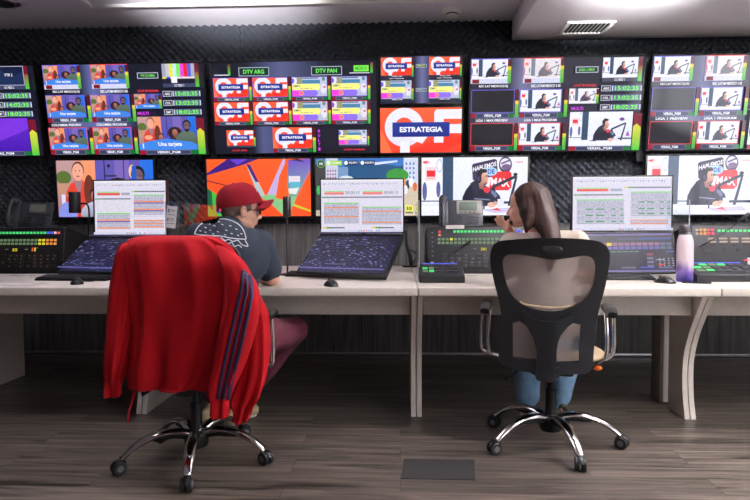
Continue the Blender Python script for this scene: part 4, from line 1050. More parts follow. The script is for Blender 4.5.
# ------------------------------------------------------------------ goosenecks, arms
def gooseneck(pts, label, base):
    t = thing('gooseneck_microphone', label, 'microphone', base, 0)
    q = [Vector(p) - Vector(base) for p in pts]
    MB().tube(spline(q, 5), .0035, 8).build('neck', M['black'], t)
    d = (q[-1] - q[-2]).normalized()
    MB().tube([q[-1], q[-1] + d * .01, q[-1] + d * .07, q[-1] + d * .08], [.004, .0095, .0095, .005], 12).build('capsule', M['black'], t)
    return t
b0 = P(443, 263, 3.905); gooseneck([b0, P(448, 257, 3.8), P(461, 248, 3.77)], 'thin black gooseneck microphone in front of the middle console', b0)
b0 = P(701, 246, 3.925); gooseneck([b0, P(712, 240, 3.8), P(728, 230, 3.77), P(738, 222, 3.75)], 'thin black gooseneck microphone in front of the right console', b0)
def canlamp(px, pyt, pyb, Y, r, label, base_py, bend):
    p1, p0 = P(px, pyt, Y), P(px, pyb, Y); t = thing('camera_stand', label, 'stand', (p0.x, Y, ZD))
    h = p1.z - p0.z; z0 = p0.z - ZD
    MB().lathe([(.0, z0), (r * .94, z0), (r, z0 + .006), (r, z0 + h - .006), (r * .94, z0 + h), (0, z0 + h)]).build('cylinder_head', M['cyl'], t)
    if bend: MB().tube(spline([(r, 0, z0 + h * .45), (r + .045, .0, z0 + h * .42), (r + .06, 0, z0 + h * .1), (r + .055, 0, z0 - .1), (r + .03, 0, .01)], 5), .006, 8).build('pole', M['black'], t)
    else: MB().tube([(0, 0, .005), (0, 0, z0 + .01)], .0055, 8).build('pole', M['rail'], t)
    MB().lathe([(.0, .0), (.05, 0), (.05, .008), (.012, .014), (0, .014)], ((r + .03) if bend else 0, 0, 0)).build('base', M['black'], t)
canlamp(287, 196.5, 217, 3.80, .0255, 'black cylinder on a thin pole standing right of the man in the cap', 268, False)
canlamp(75, 192, 213, 4.02, .038, 'black cylinder on a bent black arm in front of the left talk show screen', 270, True)
# cable holder behind the middle touch screen
b0 = G(411, 267, ZD); 
t = thing('monitor_arm', 'black monitor arm post with hanging cable, right of the middle touch screen', 'monitor arm', b0)
m = MB(); q = lambda x, y, Y=b0.y: P(x, y, Y) - b0
m.tube([q(405.5, 230), q(406.5, 245), q(410, 256), q(411.5, 265)], [.02, .024, .028, .03], 12, flat=.6); m.box((-.005, 0, .006), (.12, .09, .012), .004); m.build('post', M['black'], t)
MB().tube(spline([q(408, 250), q(413, 251), q(416, 256), q(414, 262), q(411, 263)], 5), .006, 8).build('cable', M['black'], t)
b0 = G(682, 275, ZD)

# ------------------------------------------------------------------ mice, keyboards, bottle, smartphone
def mouse(px, py, label, rz):
    p = G(px, py, ZD); t = thing('computer_mouse', label, 'mouse', p, rz, 'black computer mice')
    m = MB(); rings = []
    for k in range(9):
        a = k / 8; y = -.055 + .11 * a; wd = .034 * math.sin(PI * (a * .86 + .07)) ** .45; hh = .036 * math.sin(PI * (a * .8 + .12)) ** .8
        rings.append([Vector((wd * math.cos(t_) , y, max(0, hh * math.sin(t_)) )) for t_ in [PI * j / 10 for j in range(11)]] )
    m.loft(rings); m.build('body', M['black'], t, smooth=60)
    MB().lathe([(.0, -.003), (.009, -.003), (.009, .003), (0, .003)], (0, .03, .03), 14, rot=Matrix.Rotation(PI / 2, 3, 'Y')).build('wheel', M['rail'], t)
    MB().tube(spline([(0, .05, .008), (.02, .09, .004), (.08, .12, .003), (.06, .2, .003)], 5), .002, 6).build('cable', M['black'], t)
mouse(331, 286, 'black computer mouse in front of the middle touch screen', .5)
mouse(77, 284, 'black computer mouse on the desk at the left, beside the red jacket', .4)
mouse(665, 283, 'black computer mouse left of the flask', .5)
def keyboard(px, py, w, d, label, rz=0):
    p = G(px, py, ZD); t = thing('keyboard', label, 'keyboard', p, rz, 'black keyboards')
    m = MB(); m.loft([[Vector((x, y, z)) for y, z in ((-d / 2, 0), (-d / 2, .012), (d / 2, .024), (d / 2, 0))] for x in (-w / 2, w / 2)]); m.build('case', M['black'], t, bevel=.003)
    m = MB(); sl = math.atan2(.012, d); rt = Matrix.Rotation(sl, 3, 'X'); nc = int(w / .0195)
    for r_ in range(6):
        y = d / 2 - .014 - r_ * (d - .028) / 5; z = .018 + y / d * .012 + .003
        x = -w / 2 + .014
        c_ = 0
        while x < w / 2 - .012:
            kw = .016 if not (r_ == 5 and c_ == 3) else .1
            m.box((x + kw / 2 - .008, y, z), (kw, .014, .007), .0015, rot=rt, seg=1); x += kw + .0035; c_ += 1
    m.build('keys', M['dark'], t, smooth=0)
keyboard(322, 276, .44, .13, 'long black keyboard below the middle touch screen', -.06)
keyboard(76, 280, .44, .12, 'black keyboard below the left touch screen', -.06)
keyboard(626, 279.5, .30, .10, 'black keyboard below the button touch screen, right of the woman', .02)
# flask
p = G(684.5, 281.5, ZD)
flask = bpy.data.materials.new('flask gradient'); flask.use_nodes = True
nt = flask.node_tree; b = nt.nodes['Principled BSDF']; tc = nt.nodes.new('ShaderNodeTexCoord'); sx = nt.nodes.new('ShaderNodeSeparateXYZ'); nz = nt.nodes.new('ShaderNodeTexNoise'); nz.inputs['Scale'].default_value = 1
mp = nt.nodes.new('ShaderNodeMapping'); mp.inputs['Scale'].default_value = (34, 34, 3); nt.links.new(tc.outputs['Object'], mp.inputs[0]); nt.links.new(mp.outputs[0], nz.inputs['Vector'])
nt.links.new(tc.outputs['Object'], sx.inputs[0]); ma = nt.nodes.new('ShaderNodeMath'); ma.operation = 'MULTIPLY_ADD'; ma.inputs[1].default_value = .12; nt.links.new(nz.outputs['Fac'], ma.inputs[0]); nt.links.new(sx.outputs['Z'], ma.inputs[2])
rp = nt.nodes.new('ShaderNodeValToRGB'); rp.color_ramp.elements[0].position = .07; rp.color_ramp.elements[0].color = (*lin((70, 56, 140)), 1); rp.color_ramp.elements[1].position = .17; rp.color_ramp.elements[1].color = (*lin((222, 204, 214)), 1)
e = rp.color_ramp.elements.new(.12); e.color = (*lin((130, 104, 180)), 1); nt.links.new(ma.outputs[0], rp.inputs[0]); nt.links.new(rp.outputs[0], b.inputs['Base Color']); b.inputs['Roughness'].default_value = .35
t = thing('water_flask', 'steel flask fading from white to violet with a grey lid, right of the right monitor', 'flask', p)
MB().lathe([(0, 0), (.040, 0), (.043, .004), (.043, .20), (.041, .228), (.032, .258), (.028, .262), (0, .262)], seg=36).build('bottle', flask, t)
MB().lathe([(0, .26), (.03, .26), (.03, .270), (.033, .273), (.033, .305), (.029, .312), (0, .312)], seg=32).build('lid', M['lid'], t)
MB().lathe([(0, .266), (.0315, .266), (.0315, .272), (0, .272)], seg=32).build('lid_ring', M['steel'], t)
p = G(696, 283, ZD)
t = thing('smartphone', 'dark smartphone lying on the desk right of the flask', 'smartphone', p, 1.25)
MB().box((0, 0, .005), (.07, .14, .009), .004).build('body', M['black'], t)
MB().box((0, 0, .0098), (.064, .132, .001), 0).build('glass', mat('phone glass', (30, 34, 60), .08), t)
# ================================================================== OFFICE CHAIRS
def office_chair(loc, rz, star, label, lever_tip=False, bsc=.95, bdx=-.022, adx=-.026):
    """faces +y; the star base turns on its own"""
    t = thing('office_chair', label, 'chair', loc, rz, None)
    S = Matrix.Rotation(star - rz, 3, 'Z')
    MB().lathe([(0, .07), (.05, .07), (.055, .09), (.055, .125), (.04, .14), (.03, .15), (0, .15)]).build('base_hub', M['black'], t)
    MB().lathe([(0, .13), (.026, .13), (.026, .27), (.018, .275), (.018, .38), (0, .38)]).build('gas_column', M['black'], t)
    for k in range(5):
        A = S @ Matrix.Rotation(2 * PI * k / 5, 3, 'Z')
        pts = [A @ Vector(p) for p in spline([(.03, 0, .132), (.1, 0, .15), (.18, 0, .144), (.26, 0, .112), (.315, 0, .072), (.322, 0, .064)], 5)]
        n_ = len(pts); lg = MB().tube(pts, [.029 - .01 * i / n_ for i in range(n_)], 12, flat=.58).build('leg', M['chrome'], t)
        MB().tube([A @ Vector((.02, 0, .112)), A @ Vector((.1, 0, .128)), A @ Vector((.19, 0, .122))], [.02, .016, .006], 8, flat=.6).build('rib', M['black'], lg)
        rr = random.Random(k + int(loc[0] * 10)); sw = Matrix.Rotation(rr.uniform(-1, 1), 3, 'Z')
        c0 = A @ Vector((.322, 0, 0)); B = A @ sw
        cs = MB(); off = B @ Vector((.012, 0, .030))
        for s_ in (-1, 1):
            cs.lathe([(0, -.010), (.027, -.010), (.030, -.007), (.030, .007), (.027, .010), (0, .010)], c0 + off + B @ Vector((0, s_ * .0145, 0)), 20, rot=B @ Matrix.Rotation(PI / 2, 3, 'X'))
        cs.tube([c0 + Vector((0, 0, .04)), c0 + Vector((0, 0, .078))], .007, 10)
        ca = cs.build('caster', M['wheel'], t)
        for s_ in (-1, 1): MB().lathe([(0, -.001), (.014, -.001), (.015, .001), (.0, .0015)], c0 + off + B @ Vector((0, s_ * .0242, 0)), 16, rot=B @ Matrix.Rotation(PI / 2, 3, 'X')).build('hub_cap', M['hub'], ca)
        arc = [c0 + off + B @ Vector((.034 * math.cos(a), 0, .034 * math.sin(a))) for a in [R(20 + 16 * i) for i in range(9)]]
        MB().tube(arc, .013, 8, flat=.25).build('hood', M['black'], ca)
    # mechanism, seat
    MB().box((0, -.02, .395), (.2, .26, .05), .015).build('mechanism', M['black'], t)
    seat = MB(); seat.ell((0, .03, .455), (.25, .25, .045), u=32); st = seat.build('seat', M['beige'], t)
    MB().lathe([(0, .41), (.19, .41), (.235, .425), (.24, .44), (.2, .445), (0, .445)], (0, .03, 0), 36).build('seat_shell', M['black'], t)
    MB().tube(spline([(-.05, 0, .40), (-.13, -.02, .395), (-.19, -.07, .34), (-.215, -.09, .33)], 5), [.007] * 13 + [.011] * 3, 8).build('height_lever', M['black'], t)
    lv = MB().tube([(.08, 0, .40), (.19, -.0, .39)], .006, 8).build('tilt_lever', M['black'], t)
    MB().ell((.215, 0, .388), (.022, .013, .013)).build('lever_knob', M['orange'] if lever_tip else M['black'], lv)
    # back
    def bend(x, z):   # depth of the back shell
        y = -.25 - .10 * max(0, (z - .42)) / .6 + .04 * math.sin((z - .4) * 4.2)
        return y + .55 * x * x
    def L(px, py): return ((px / 1.853 + 460 - 550.5) * bsc / 224 + bdx, 1.09 - (py / 1.853 + 220 - 224) / 224)
    out = [(60, 52), (72, 42), (95, 39), (120, 37), (165, 35), (210, 36), (245, 39), (264, 45), (276, 60), (277, 85), (271, 125), (262, 165), (256, 200), (253, 245), (250, 276), (240, 286), (215, 289), (190, 291), (180, 300), (148, 300), (138, 291), (110, 288), (82, 281), (72, 270), (73, 240), (76, 200), (74, 165), (64, 128), (56, 90), (56, 65)]
    top = [(80, 78), (90, 67), (112, 66), (140, 70), (172, 75), (205, 71), (232, 67), (247, 74), (252, 95), (248, 122), (236, 145), (215, 160), (190, 170), (163, 172), (135, 168), (110, 156), (92, 136), (82, 105)]
    lw = [(99, 198), (112, 193), (126, 202), (138, 222), (145, 245), (147, 265), (100, 264)]
    rw = [(228, 196), (214, 193), (200, 202), (188, 222), (182, 245), (180, 268), (226, 266)]
    so, st_ = smoothpoly([L(*p) for p in out], 3), smoothpoly([L(*p) for p in top], 3)
    sl, sr = [L(*p) for p in lw], [L(*p) for p in rw]
    th = .026
    m = MB(); m.plate(so, [st_, sl, sr], lambda x, z, q: Vector((x, bend(x, z) - th / 2 + th * q, z)), step=.018)
    m.build('back_frame', M['frame'], t, smooth=45, bevel=.004)
    # raised spine (Y) behind the frame
    sp = [L(*p) for p in [(118, 172), (140, 186), (165, 190), (192, 186), (216, 172), (206, 196), (190, 216), (183, 245), (183, 290), (180, 302), (148, 302), (145, 290), (146, 245), (140, 216), (124, 196)]]
    m = MB(); m.plate(smoothpoly(sp, 2), [], lambda x, z, q: Vector((x, bend(x, z) - th / 2 - .016 + .02 * q - .25 * max(0, .07 - abs(x)) * .5, z)), step=.016)
    m.build('spine', M['frame'], t, smooth=45, bevel=.003)
    a = L(172, 57)
    MB().ell((a[0], bend(*a) - th / 2 - .002, a[1]), (.045, .006, .022), u=28).build('badge', M['frame'], t)
    sc_ = MB()
    for p_ in ((78, 100), (88, 165), (96, 240), (238, 165), (240, 245), (262, 100), (100, 272), (230, 275)):
        q_ = L(*p_); sc_.ell((q_[0], bend(*q_) - th / 2 - .001, q_[1]), (.004, .002, .004), u=8, v=6)
    sc_.build('screws', M['rail'], t)
    # mesh cloth, slightly in front of the frame
    ms = MB()
    def grow(pl, g):
        cx = sum(p[0] for p in pl) / len(pl); cz = sum(p[1] for p in pl) / len(pl)
        return [(cx + (p[0] - cx) * g, cz + (p[1] - cz) * g) for p in pl]
    for pl in (st_, sl, sr): ms.plate(grow(pl, 1.06), [], lambda x, z, q: Vector((x, bend(x, z) + th / 2 + .001 + .0012 * q, z)), step=.03)
    ms.build('back_mesh', M['mesh'], t)
    # pale piping of the lumbar edge
    pp = [L(*p) for p in ((113, 158), (125, 163), (165, 167), (205, 164), (217, 157))]
    MB().tube(spline([(x, bend(x, z) + .0, z + .004) for x, z in pp], 5), .0045, 8).build('lumbar_piping', M['beige'], t)
    MB().tube([(0, -.12, .40), (0, -.24, .40), (0, bend(0, .45) - .02, .44)], [.03, .03, .026], 12, flat=.6).build('back_bracket', M['black'], t)
    # armrests
    for s_ in (-1, 1):
        a_ = thing_part('armrest', t)
        x = s_ * .288 + adx
        tb = MB()
        for d in (-.02, .02):
            e_ = s_ * d * .95; pts = [(x + e_, -.04 + d, .66), (x + e_ + s_ * .004, -.045 + d * 1.6, .57), (x + e_ + s_ * .004, -.05 + d * 1.6, .49), (x + e_ - s_ * .014, -.05 + d * 1.4, .447), (s_ * .2, -.05 + d, .428)]
            tb.tube(spline(pts, 6), .0095, 10)
        tb.build('chrome_tube', M['chrome'], a_)
        pd = MB(); rings = []
        for i in range(13):
            u = i / 12; y = -.14 + .26 * u; e = math.sin(PI * min(max(u * .94 + .03, 0), 1)) ** .16
            rings.append([Vector((x + .031 * e * math.cos(q_), y, .676 + .02 * e * math.sin(q_) - .02 * max(0, .25 - u) * 2)) for q_ in [2 * PI * j / 14 for j in range(14)]])
        pd.loft(rings); pd.build('arm_pad', M['black'], a_, smooth=60)
        MB().box((x, -.04, .655), (.035, .08, .02), .005).build('arm_bracket', M['black'], a_)
    return t
def thing_part(name, parent):
    # an armrest is one mesh (its bracket block) carrying pad and tubes
    s_ = 1
    return ArmHolder(name, parent)
class ArmHolder:
    def __new__(cls, name, parent):
        o = bpy.data.objects.new(name, None); COL.objects.link(o); o.parent = parent; o.empty_display_size = .03
        return o
c2 = (.741, 2.955, 0)
ch2 = office_chair(c2, R(-12), R(-81), 'black mesh back office chair with chrome star base, in which the woman sits', lever_tip=True)
c1 = (-.938, 2.69, 0)
ch1 = office_chair(c1, R(0), R(-78), 'black office chair with chrome star base, covered by the red jacket', bsc=.86, bdx=.06, adx=.052)

# far left: chrome arm of another chair just entering the frame
t = thing('office_chair', 'black office chair mostly cut off by the left edge, only its armrest shows', 'chair', (-2.42 + .0, 2.75, 0), 0)

# ================================================================== RED JACKET over chair 1
t.name = 'tmp'; bpy.data.objects.remove(t)
JC = -.905
jk = thing('track_jacket', 'bright red track jacket with navy sleeve stripes hanging over the left chair', 'jacket', (c1[0], c1[1] - .3, .9))
JB = Vector((c1[0], c1[1] - .3, .9))
def fold(t_, s, seed, amp, k=7):
    """ripple of hanging cloth: folds run down, with noise"""
    v = noise.noise(Vector((math.cos(t_) * k * .35 + seed, math.sin(t_) * k * .35, s * 1.3 + seed)))
    w = noise.noise(Vector((math.cos(t_) * k * .8 + seed * 2, math.sin(t_) * k * .8, s * .5)))
    return amp * (v * 1.7 + w * .28)
def cloth(rows, name, m, N=96, seed=1.0, amp=.012, k=7, parent=jk, thick_pow=1.0, sub=5, stripe=None, diag=0, close=True):
    """rows: (py, pxL, pxR, Y, half depth, [py skew]) -> lofted, folded volume"""
    mbb = MB(); rings = []; data = spline([Vector((r[1], r[2], r[0])) for r in rows], sub); dd = spline([Vector((r[3], r[4], r[5] if len(r) > 5 else 0)) for r in rows], sub)
    n = len(data)
    for i, (a, d) in enumerate(zip(data, dd)):
        s = i / (n - 1); Y, hd, sk = d
        pL, pR = P(a.x, a.z - sk, Y), P(a.y, a.z + sk, Y)
        c_ = (pL + pR) / 2; hx = (pR - pL) / 2
        ring = []
        for j in range(N):
            q = 2 * PI * j / N
            cs, sn = math.cos(q), math.sin(q)
            e = 2 / 2.6
            x = math.copysign(abs(cs) ** e, cs); y = math.copysign(abs(sn) ** e, sn)
            f = fold(q, s * 2.2 + diag * x, seed, amp * min(1, .25 + 1.2 * s), k)
            nrm = Vector((hx.normalized().x * x, -y, 0)).normalized()
            ring.append(c_ + hx * x + Vector((0, -hd * y, 0)) + nrm * f - JB)
        rings.append(ring)
    mbb.loft(rings)
    o = mbb.build(name, m, parent, smooth=80)
    return o, rings
YJ = 2.37
body = [(235.5, 150, 204, YJ + .02, .012), (236.8, 138, 213, YJ + .01, .03), (241, 128, 223, YJ, .045), (251, 121, 236, YJ - .01, .05), (270, 120, 246, YJ - .02, .055), (300, 124, 250, YJ - .01, .06), (335, 129, 243, YJ, .06), (365, 131.5, 236, YJ + .01, .065), (382, 132.5, 226, YJ + .02, .07), (387, 133, 214, YJ + .02, .072)]
b_, rings = cloth(body, 'jacket_body', M['red'], N=160, seed=2.3, amp=.03, k=8, sub=7)
b_.modifiers.new('sub', 'SUBSURF').levels = 1; b_.modifiers['sub'].render_levels = 1
# hem band
hem = [(389, 134, 231, YJ + .015, .074, -2), (394, 134.6, 222, YJ + .018, .075, -1.5), (398, 134.6, 214, YJ + .02, .074, -1)]
# left sleeve (plain, in shadow)
ls = [(243, 124, 138, YJ + .0, .03), (252, 118, 138, YJ - .01, .045), (285, 112, 136, YJ - .005, .05), (315, 109, 134, YJ, .05), (342, 106, 131, YJ, .05), (366, 104, 127, YJ, .045), (379, 104.5, 123, YJ, .036), (383, 105.8, 120.5, YJ, .03), (394, 106, 120, YJ, .03), (396, 107, 119, YJ, .028)]
cloth(ls, 'sleeve', M['red'], N=64, seed=5.1, amp=.014, k=6)
# right hanging front of the jacket and second cuff
rf = [(284, 242, 254, YJ + .03, .03), (296, 244, 259, YJ + .02, .05), (307, 246, 264.5, YJ + .02, .055), (318, 247, 268, YJ + .02, .06), (350, 245, 269, YJ + .02, .06), (375, 241, 266, YJ + .02, .055), (395, 236, 260, YJ + .02, .045), (405, 234, 254, YJ + .02, .04), (413, 234.5, 250.5, YJ + .02, .035), (420, 235.5, 247.5, YJ + .02, .03), (422, 237, 246, YJ + .02, .022)]
cloth(rf, 'front_panel', M['red'], N=80, seed=8.7, amp=.024, k=5)
# right sleeve with three stripes; rows lean from the shoulder down to the cuff
rs = [(243, 214, 224, YJ - .0, .02), (250, 217, 231, YJ - .03, .035), (262, 221, 244, YJ - .065, .05), (275, 224, 251, YJ - .075, .055), (288, 225, 257, YJ - .075, .06), (310, 224, 259, YJ - .075, .06), (340, 218, 253, YJ - .075, .058), (368, 213, 244, YJ - .065, .052), (388, 209, 235, YJ - .065, .045), (397, 208.5, 231, YJ - .065, .036), (401, 210, 229, YJ - .065, .03), (414, 209.5, 229, YJ - .065, .03), (417, 211, 228, YJ - .065, .026)]
sl_, rings = cloth(rs, 'sleeve', M['red'], N=96, seed=3.3, amp=.008, k=5)
bvh = BVHTree.FromPolygons([v.co for v in sl_.data.vertices], [tuple(p.vertices) for p in sl_.data.polygons])
def on_surface(bvh, px, py, base, off=.0025):
    d = ray(px, py).normalized(); h = bvh.ray_cast(CAM - base, d)
    if h[0] is None: return None
    n = h[1] if h[1].dot(d) < 0 else -h[1]
    return h[0] + n * off
def ribbon(bvh, pts, wpx, base, mb, off=.0025, sub=8):
    """flat ribbon lying on a surface along a path"""
    P2 = spline([Vector((a, b, 0)) for a, b in pts], sub); L0 = []
    for i, p in enumerate(P2):
        tg = (P2[min(i + 1, len(P2) - 1)] - P2[max(i - 1, 0)]).normalized(); n_ = Vector((-tg.y, tg.x, 0)) * wpx / 2
        a, b = on_surface(bvh, p.x + n_.x, p.y + n_.y, base, off), on_surface(bvh, p.x - n_.x, p.y - n_.y, base, off)
        L0.append((a, b) if a is not None and b is not None else None)
    for q0, q1 in zip(L0, L0[1:]):
        if q0 and q1: mb.quad(q0[0], q0[1], q1[1], q1[0])
SL_ = [(243, 270), (241.5, 288), (237.5, 305), (228.5, 345), (222, 375), (218, 399)]; SR_ = [(249.5, 275), (251.5, 288), (249.5, 307), (240.5, 347), (233, 376), (227.5, 399)]
for k in range(3):
    m = MB()
    ribbon(bvh, [(a[0] + (b[0] - a[0]) * k / 2, a[1] + (b[1] - a[1]) * k / 2) for a, b in zip(SL_, SR_)], 3.4, JB, m)
    bmesh.ops.remove_doubles(m.bm, verts=m.bm.verts, dist=.0003)
    o = m.build('stripe', M['stripe'], sl_, smooth=60)
    so_ = o.modifiers.new('s', 'SOLIDIFY'); so_.thickness = .0015
# hood cord
q = lambda x, y: P(x, y, YJ) - JB
MB().tube(spline([q(137, 384), q(134, 394), q(131, 405), q(128.5, 413), q(128, 422)], 5), [.006] * 8 + [.004] * 13, 8).build('drawstring', M['red'], jk)

# ================================================================== PEOPLE
def limb(a, b, f): return Vector(a).lerp(Vector(b), f)
def frame_from(fwd, up=(0, 0, 1)):
    f = Vector(fwd).normalized(); u = Vector(up); r = f.cross(u).normalized(); u = r.cross(f); return Matrix((r, f, u)).transposed()   # x right, y forward, z up
def head_blob(B, c, M3, s=1.0, fem=False):
    """head around centre c, M3 columns: right, forward, up; metres, ~.23 tall"""
    def W(x, y, z): return Vector(c) + M3 @ (Vector((x, y, z)) * s)
    B.ell(W(0, -.012, .035), (.074 * s, .094 * s, .082 * s), M3)          # cranium
    B.ell(W(0, .02, -.03), (.06 * s, .066 * s, .075 * s), M3)             # face
    B.ell(W(0, .048, -.088), (.034 * s, .028 * s, .024 * s), M3)          # chin
    B.ell(W(.035, .01, -.07), (.026 * s, .045 * s, .03 * s), M3); B.ell(W(-.035, .01, -.07), (.026 * s, .045 * s, .03 * s), M3)
    B.ell(W(0, .07, .018), (.05 * s, .014 * s, .012 * s), M3)             # brow
    for q in (-1, 1): B.ell(W(q * .031, .064, .009), (.018 * s, .013 * s, .007 * s), M3); B.ell(W(q * .031, .062, -.01), (.018 * s, .012 * s, .006 * s), M3)
    B.cap(W(0, .078, .005), .009 * s, W(0, .102, -.03), .0115 * s); B.ell(W(0, .09, -.037), (.016 * s, .012 * s, .008 * s), M3)
    B.ell(W(0, .082, -.056), (.022 * s, .010 * s, .006 * s), M3); B.ell(W(0, .079, -.067), (.02 * s, .010 * s, .007 * s), M3)
    for q in (-1, 1):
        B.ell(W(q * .036, .052, -.03), (.022 * s, .02 * s, .022 * s), M3)
        B.ell(W(q * .073, -.008, -.012), (.008 * s, .02 * s, .031 * s), M3 @ Matrix.Rotation(q * .25, 3, 'Z'))
    return W
def eyes(W, M3, parent, s=1.0):
    ew = mat('eye white', (222, 216, 212), .25); ei = mat('eye iris', (60, 38, 28), .2); eb = mat('brow hair', (60, 44, 38), .9)
    for q in (-1, 1):
        e = MB().ell(W(q * .03, .0635, .0), .0115 * s, M3, 16, 10).build('eye', ew, parent)
        MB().ell(W(q * .03, .0735, .0), (.006 * s, .0025 * s, .006 * s), M3, 12, 8).build('iris', ei, e)
        MB().tube([W(q * .012, .08, .02), W(q * .03, .081, .024), W(q * .048, .068, .02)], [.003 * s, .0032 * s, .002 * s], 8, flat=.6).build('eyebrow', eb, parent)

# ---------- the man ----------
def XY(px, py, Y): return P(px, py, Y)
mn = thing('person', 'person in a dark red cap and navy T-shirt with burger print, leaning on the desk', 'person', (-.84, 2.82, 0))
MO = Vector((-.84, 2.82, 0))
def mp_(px, py, Y): return P(px, py, Y) - MO
B = Blob()
hipc = Vector((-.86, 2.80, .54)) - MO; chest = mp_(229, 257, 2.98); neck0 = mp_(231, 228, 3.02)
hM = frame_from((.84, .46, -.10)); hc = mp_(241.5, 209.5, 3.06)
shL, shR = mp_(200, 237, 3.0), mp_(261, 244, 3.05)
elR = mp_(272, 288, 3.12); elR.z = ZD + .045; haR = mp_(256, 277, 3.40); haR.z = ZD + .035
elL = mp_(188, 290, 3.16); elL.z = ZD + .05; haL = mp_(215, 280, 3.42); haL.z = ZD + .035
kR = mp_(294, 331, 3.2); kL = mp_(205, 333, 3.24)
anR, anL = mp_(238, 398, 3.20), mp_(214, 397, 3.22)
B.ell(hipc, (.17, .13, .13)); B.cap(hipc + Vector((0, .02, .05)), .135, chest, .15).cap(chest + Vector((-.06, 0, 0)), .13, chest + Vector((.06, 0, 0)), .13)
B.cap(shL, .062, shR, .062).cap(chest + Vector((0, 0, .08)), .1, neck0, .065)
B.cap(neck0, .06, hc + hM @ Vector((0, -.02, -.07)), .054)
for sh, el, ha, q in ((shL, elL, haL, -1), (shR, elR, haR, 1)):
    B.chain([(sh, .058), (limb(sh, el, .5), .05), (el, .043)]); B.chain([(el, .043), (limb(el, ha, .35), .043), (ha, .027)])
    d = (ha - el).normalized(); r_ = Vector((d.y, -d.x, 0)).normalized()
    pc = ha + d * .05 + Vector((0, 0, -.008)); B.ell(pc, (.042, .05, .016), frame_from(d))
    for i, (o_, L_) in enumerate(((-.03, .062), (-.01, .075), (.011, .07), (.031, .055))):
        b0 = pc + d * .035 + r_ * o_; B.chain([(b0, .0095), (b0 + d * L_ * .5 + Vector((0, 0, .008)), .0088), (b0 + d * L_ + Vector((0, 0, -.008)), .0078)])
    th = pc - d * .02 + r_ * (-q) * .035; B.chain([(th, .012), (th + d * .03 - r_ * q * .02, .0105), (th + d * .06 - r_ * q * .022, .009)])
for q, k_, an in ((-1, kL, anL), (1, kR, anR)):
    h0 = hipc + Vector((q * .09, .03, -.02)); B.chain([(h0, .088), (limb(h0, k_, .5), .078), (k_, .058)]); B.chain([(k_, .056), (limb(k_, an, .35), .054), (an, .036)])
    B.ell(an + Vector((.02, .05, -.05)), (.04, .11, .035))
W = head_blob(B, hc, hM, .98)
mb_ = B.build('body', M['skin'], mn, voxel=.0055, smooth=4)
eyes(W, hM, mb_, .98)
# hair: short, under the cap
HB = Blob(); HB.ell(W(0, -.02, .03), (.0765, .092, .083), hM); HB.ell(W(0, -.058, -.02), (.056, .046, .042), hM)
HB.build('hair', M['ghair'], mn, voxel=.005, smooth=3)
# cap: crown dome, brim, button, strap
cpm = MB(); CM = hM @ Matrix.Rotation(.36, 3, 'X')
rings = []
NN = 36
for i in range(13):
    v = i / 12; ang = v * PI / 2
    rr_ = math.cos(ang) ** .72; zz = .118 * math.sin(ang)
    rings.append([W(0, -.012, .018) + CM @ Vector((.095 * rr_ * math.cos(2 * PI * j / NN), (.115 * rr_ + (.006 if math.sin(2 * PI * j / NN) > 0 else 0)) * math.sin(2 * PI * j / NN), zz - .012 * (1 - v) * math.sin(-2 * PI * j / NN) * -1)) for j in range(NN)])
rings = rings[:-1] + [[p.lerp(sum(rings[-1], Vector()) / NN, .6) for p in rings[-1]]]
cpm.loft(rings); crown = cpm.build('cap', M['cap'], mn, smooth=70)
bm_ = MB(); top_, bot_ = [], []
rows_ = []
for i in range(7):
    v = i / 6; row = []
    for j in range(15):
        a = (-1 + 2 * j / 14); x = .082 * a * (1 - .12 * v); y = .062 + (.09 * math.sqrt(max(0, 1 - (a * .93) ** 2))) * v + .03 * math.sqrt(max(0, 1 - a * a)); z = -.002 - .02 * v - .03 * a * a + .012 * v * (1 - a * a)
        row.append(W(0, -.012, .018) + CM @ Vector((x, y, z)))
    rows_.append(row)
for a, b in zip(rows_, rows_[1:]):
    for j in range(14): bm_.quad(a[j], a[j + 1], b[j + 1], b[j])
bmesh.ops.remove_doubles(bm_.bm, verts=bm_.bm.verts, dist=.0002)
br_ = bm_.build('brim', M['cap'], crown, smooth=70); s_ = br_.modifiers.new('s', 'SOLIDIFY'); s_.thickness = .004
MB().ell(W(0, -.012, .018) + CM @ Vector((0, 0, .118)), (.008, .008, .004), CM, 12, 8).build('cap_button', M['cap'], crown)
MB().box(W(0, -.012, .018) + CM @ Vector((0, -.115, .008)), (.03, .006, .012), .002, rot=CM).build('cap_strap', M['maroon'], crown)
MB().ell(W(0, -.012, .018) + CM @ Vector((.03, .096, .05)), (.014, .004, .01), CM, 12, 8).build('cap_badge', M['print'], crown)
# glasses
g = MB()
for q in (-1, 1):
    cx_ = q * .034; g.tube([W(cx_ + .026 * math.cos(a), .091 + .004 * math.cos(a) * q * -1, -.003 + .019 * math.sin(a)) for a in [2 * PI * k / 18 for k in range(19)]], .0018, 6)
    g.tube([W(q * .06, .088, .0), W(q * .076, .06, .002), W(q * .079, -.005, .0), W(q * .077, -.022, -.012)], .0017, 6)
g.tube([W(-.009, .095, .0), W(.009, .095, .0)], .002, 6)
gl = g.build('glasses', M['black'], mn)
ln = MB()
for q in (-1, 1): ln.ell(W(q * .034, .091, -.003), (.024, .0012, .017), hM, 16, 8)
ln.build('lens', M['glass'], gl)
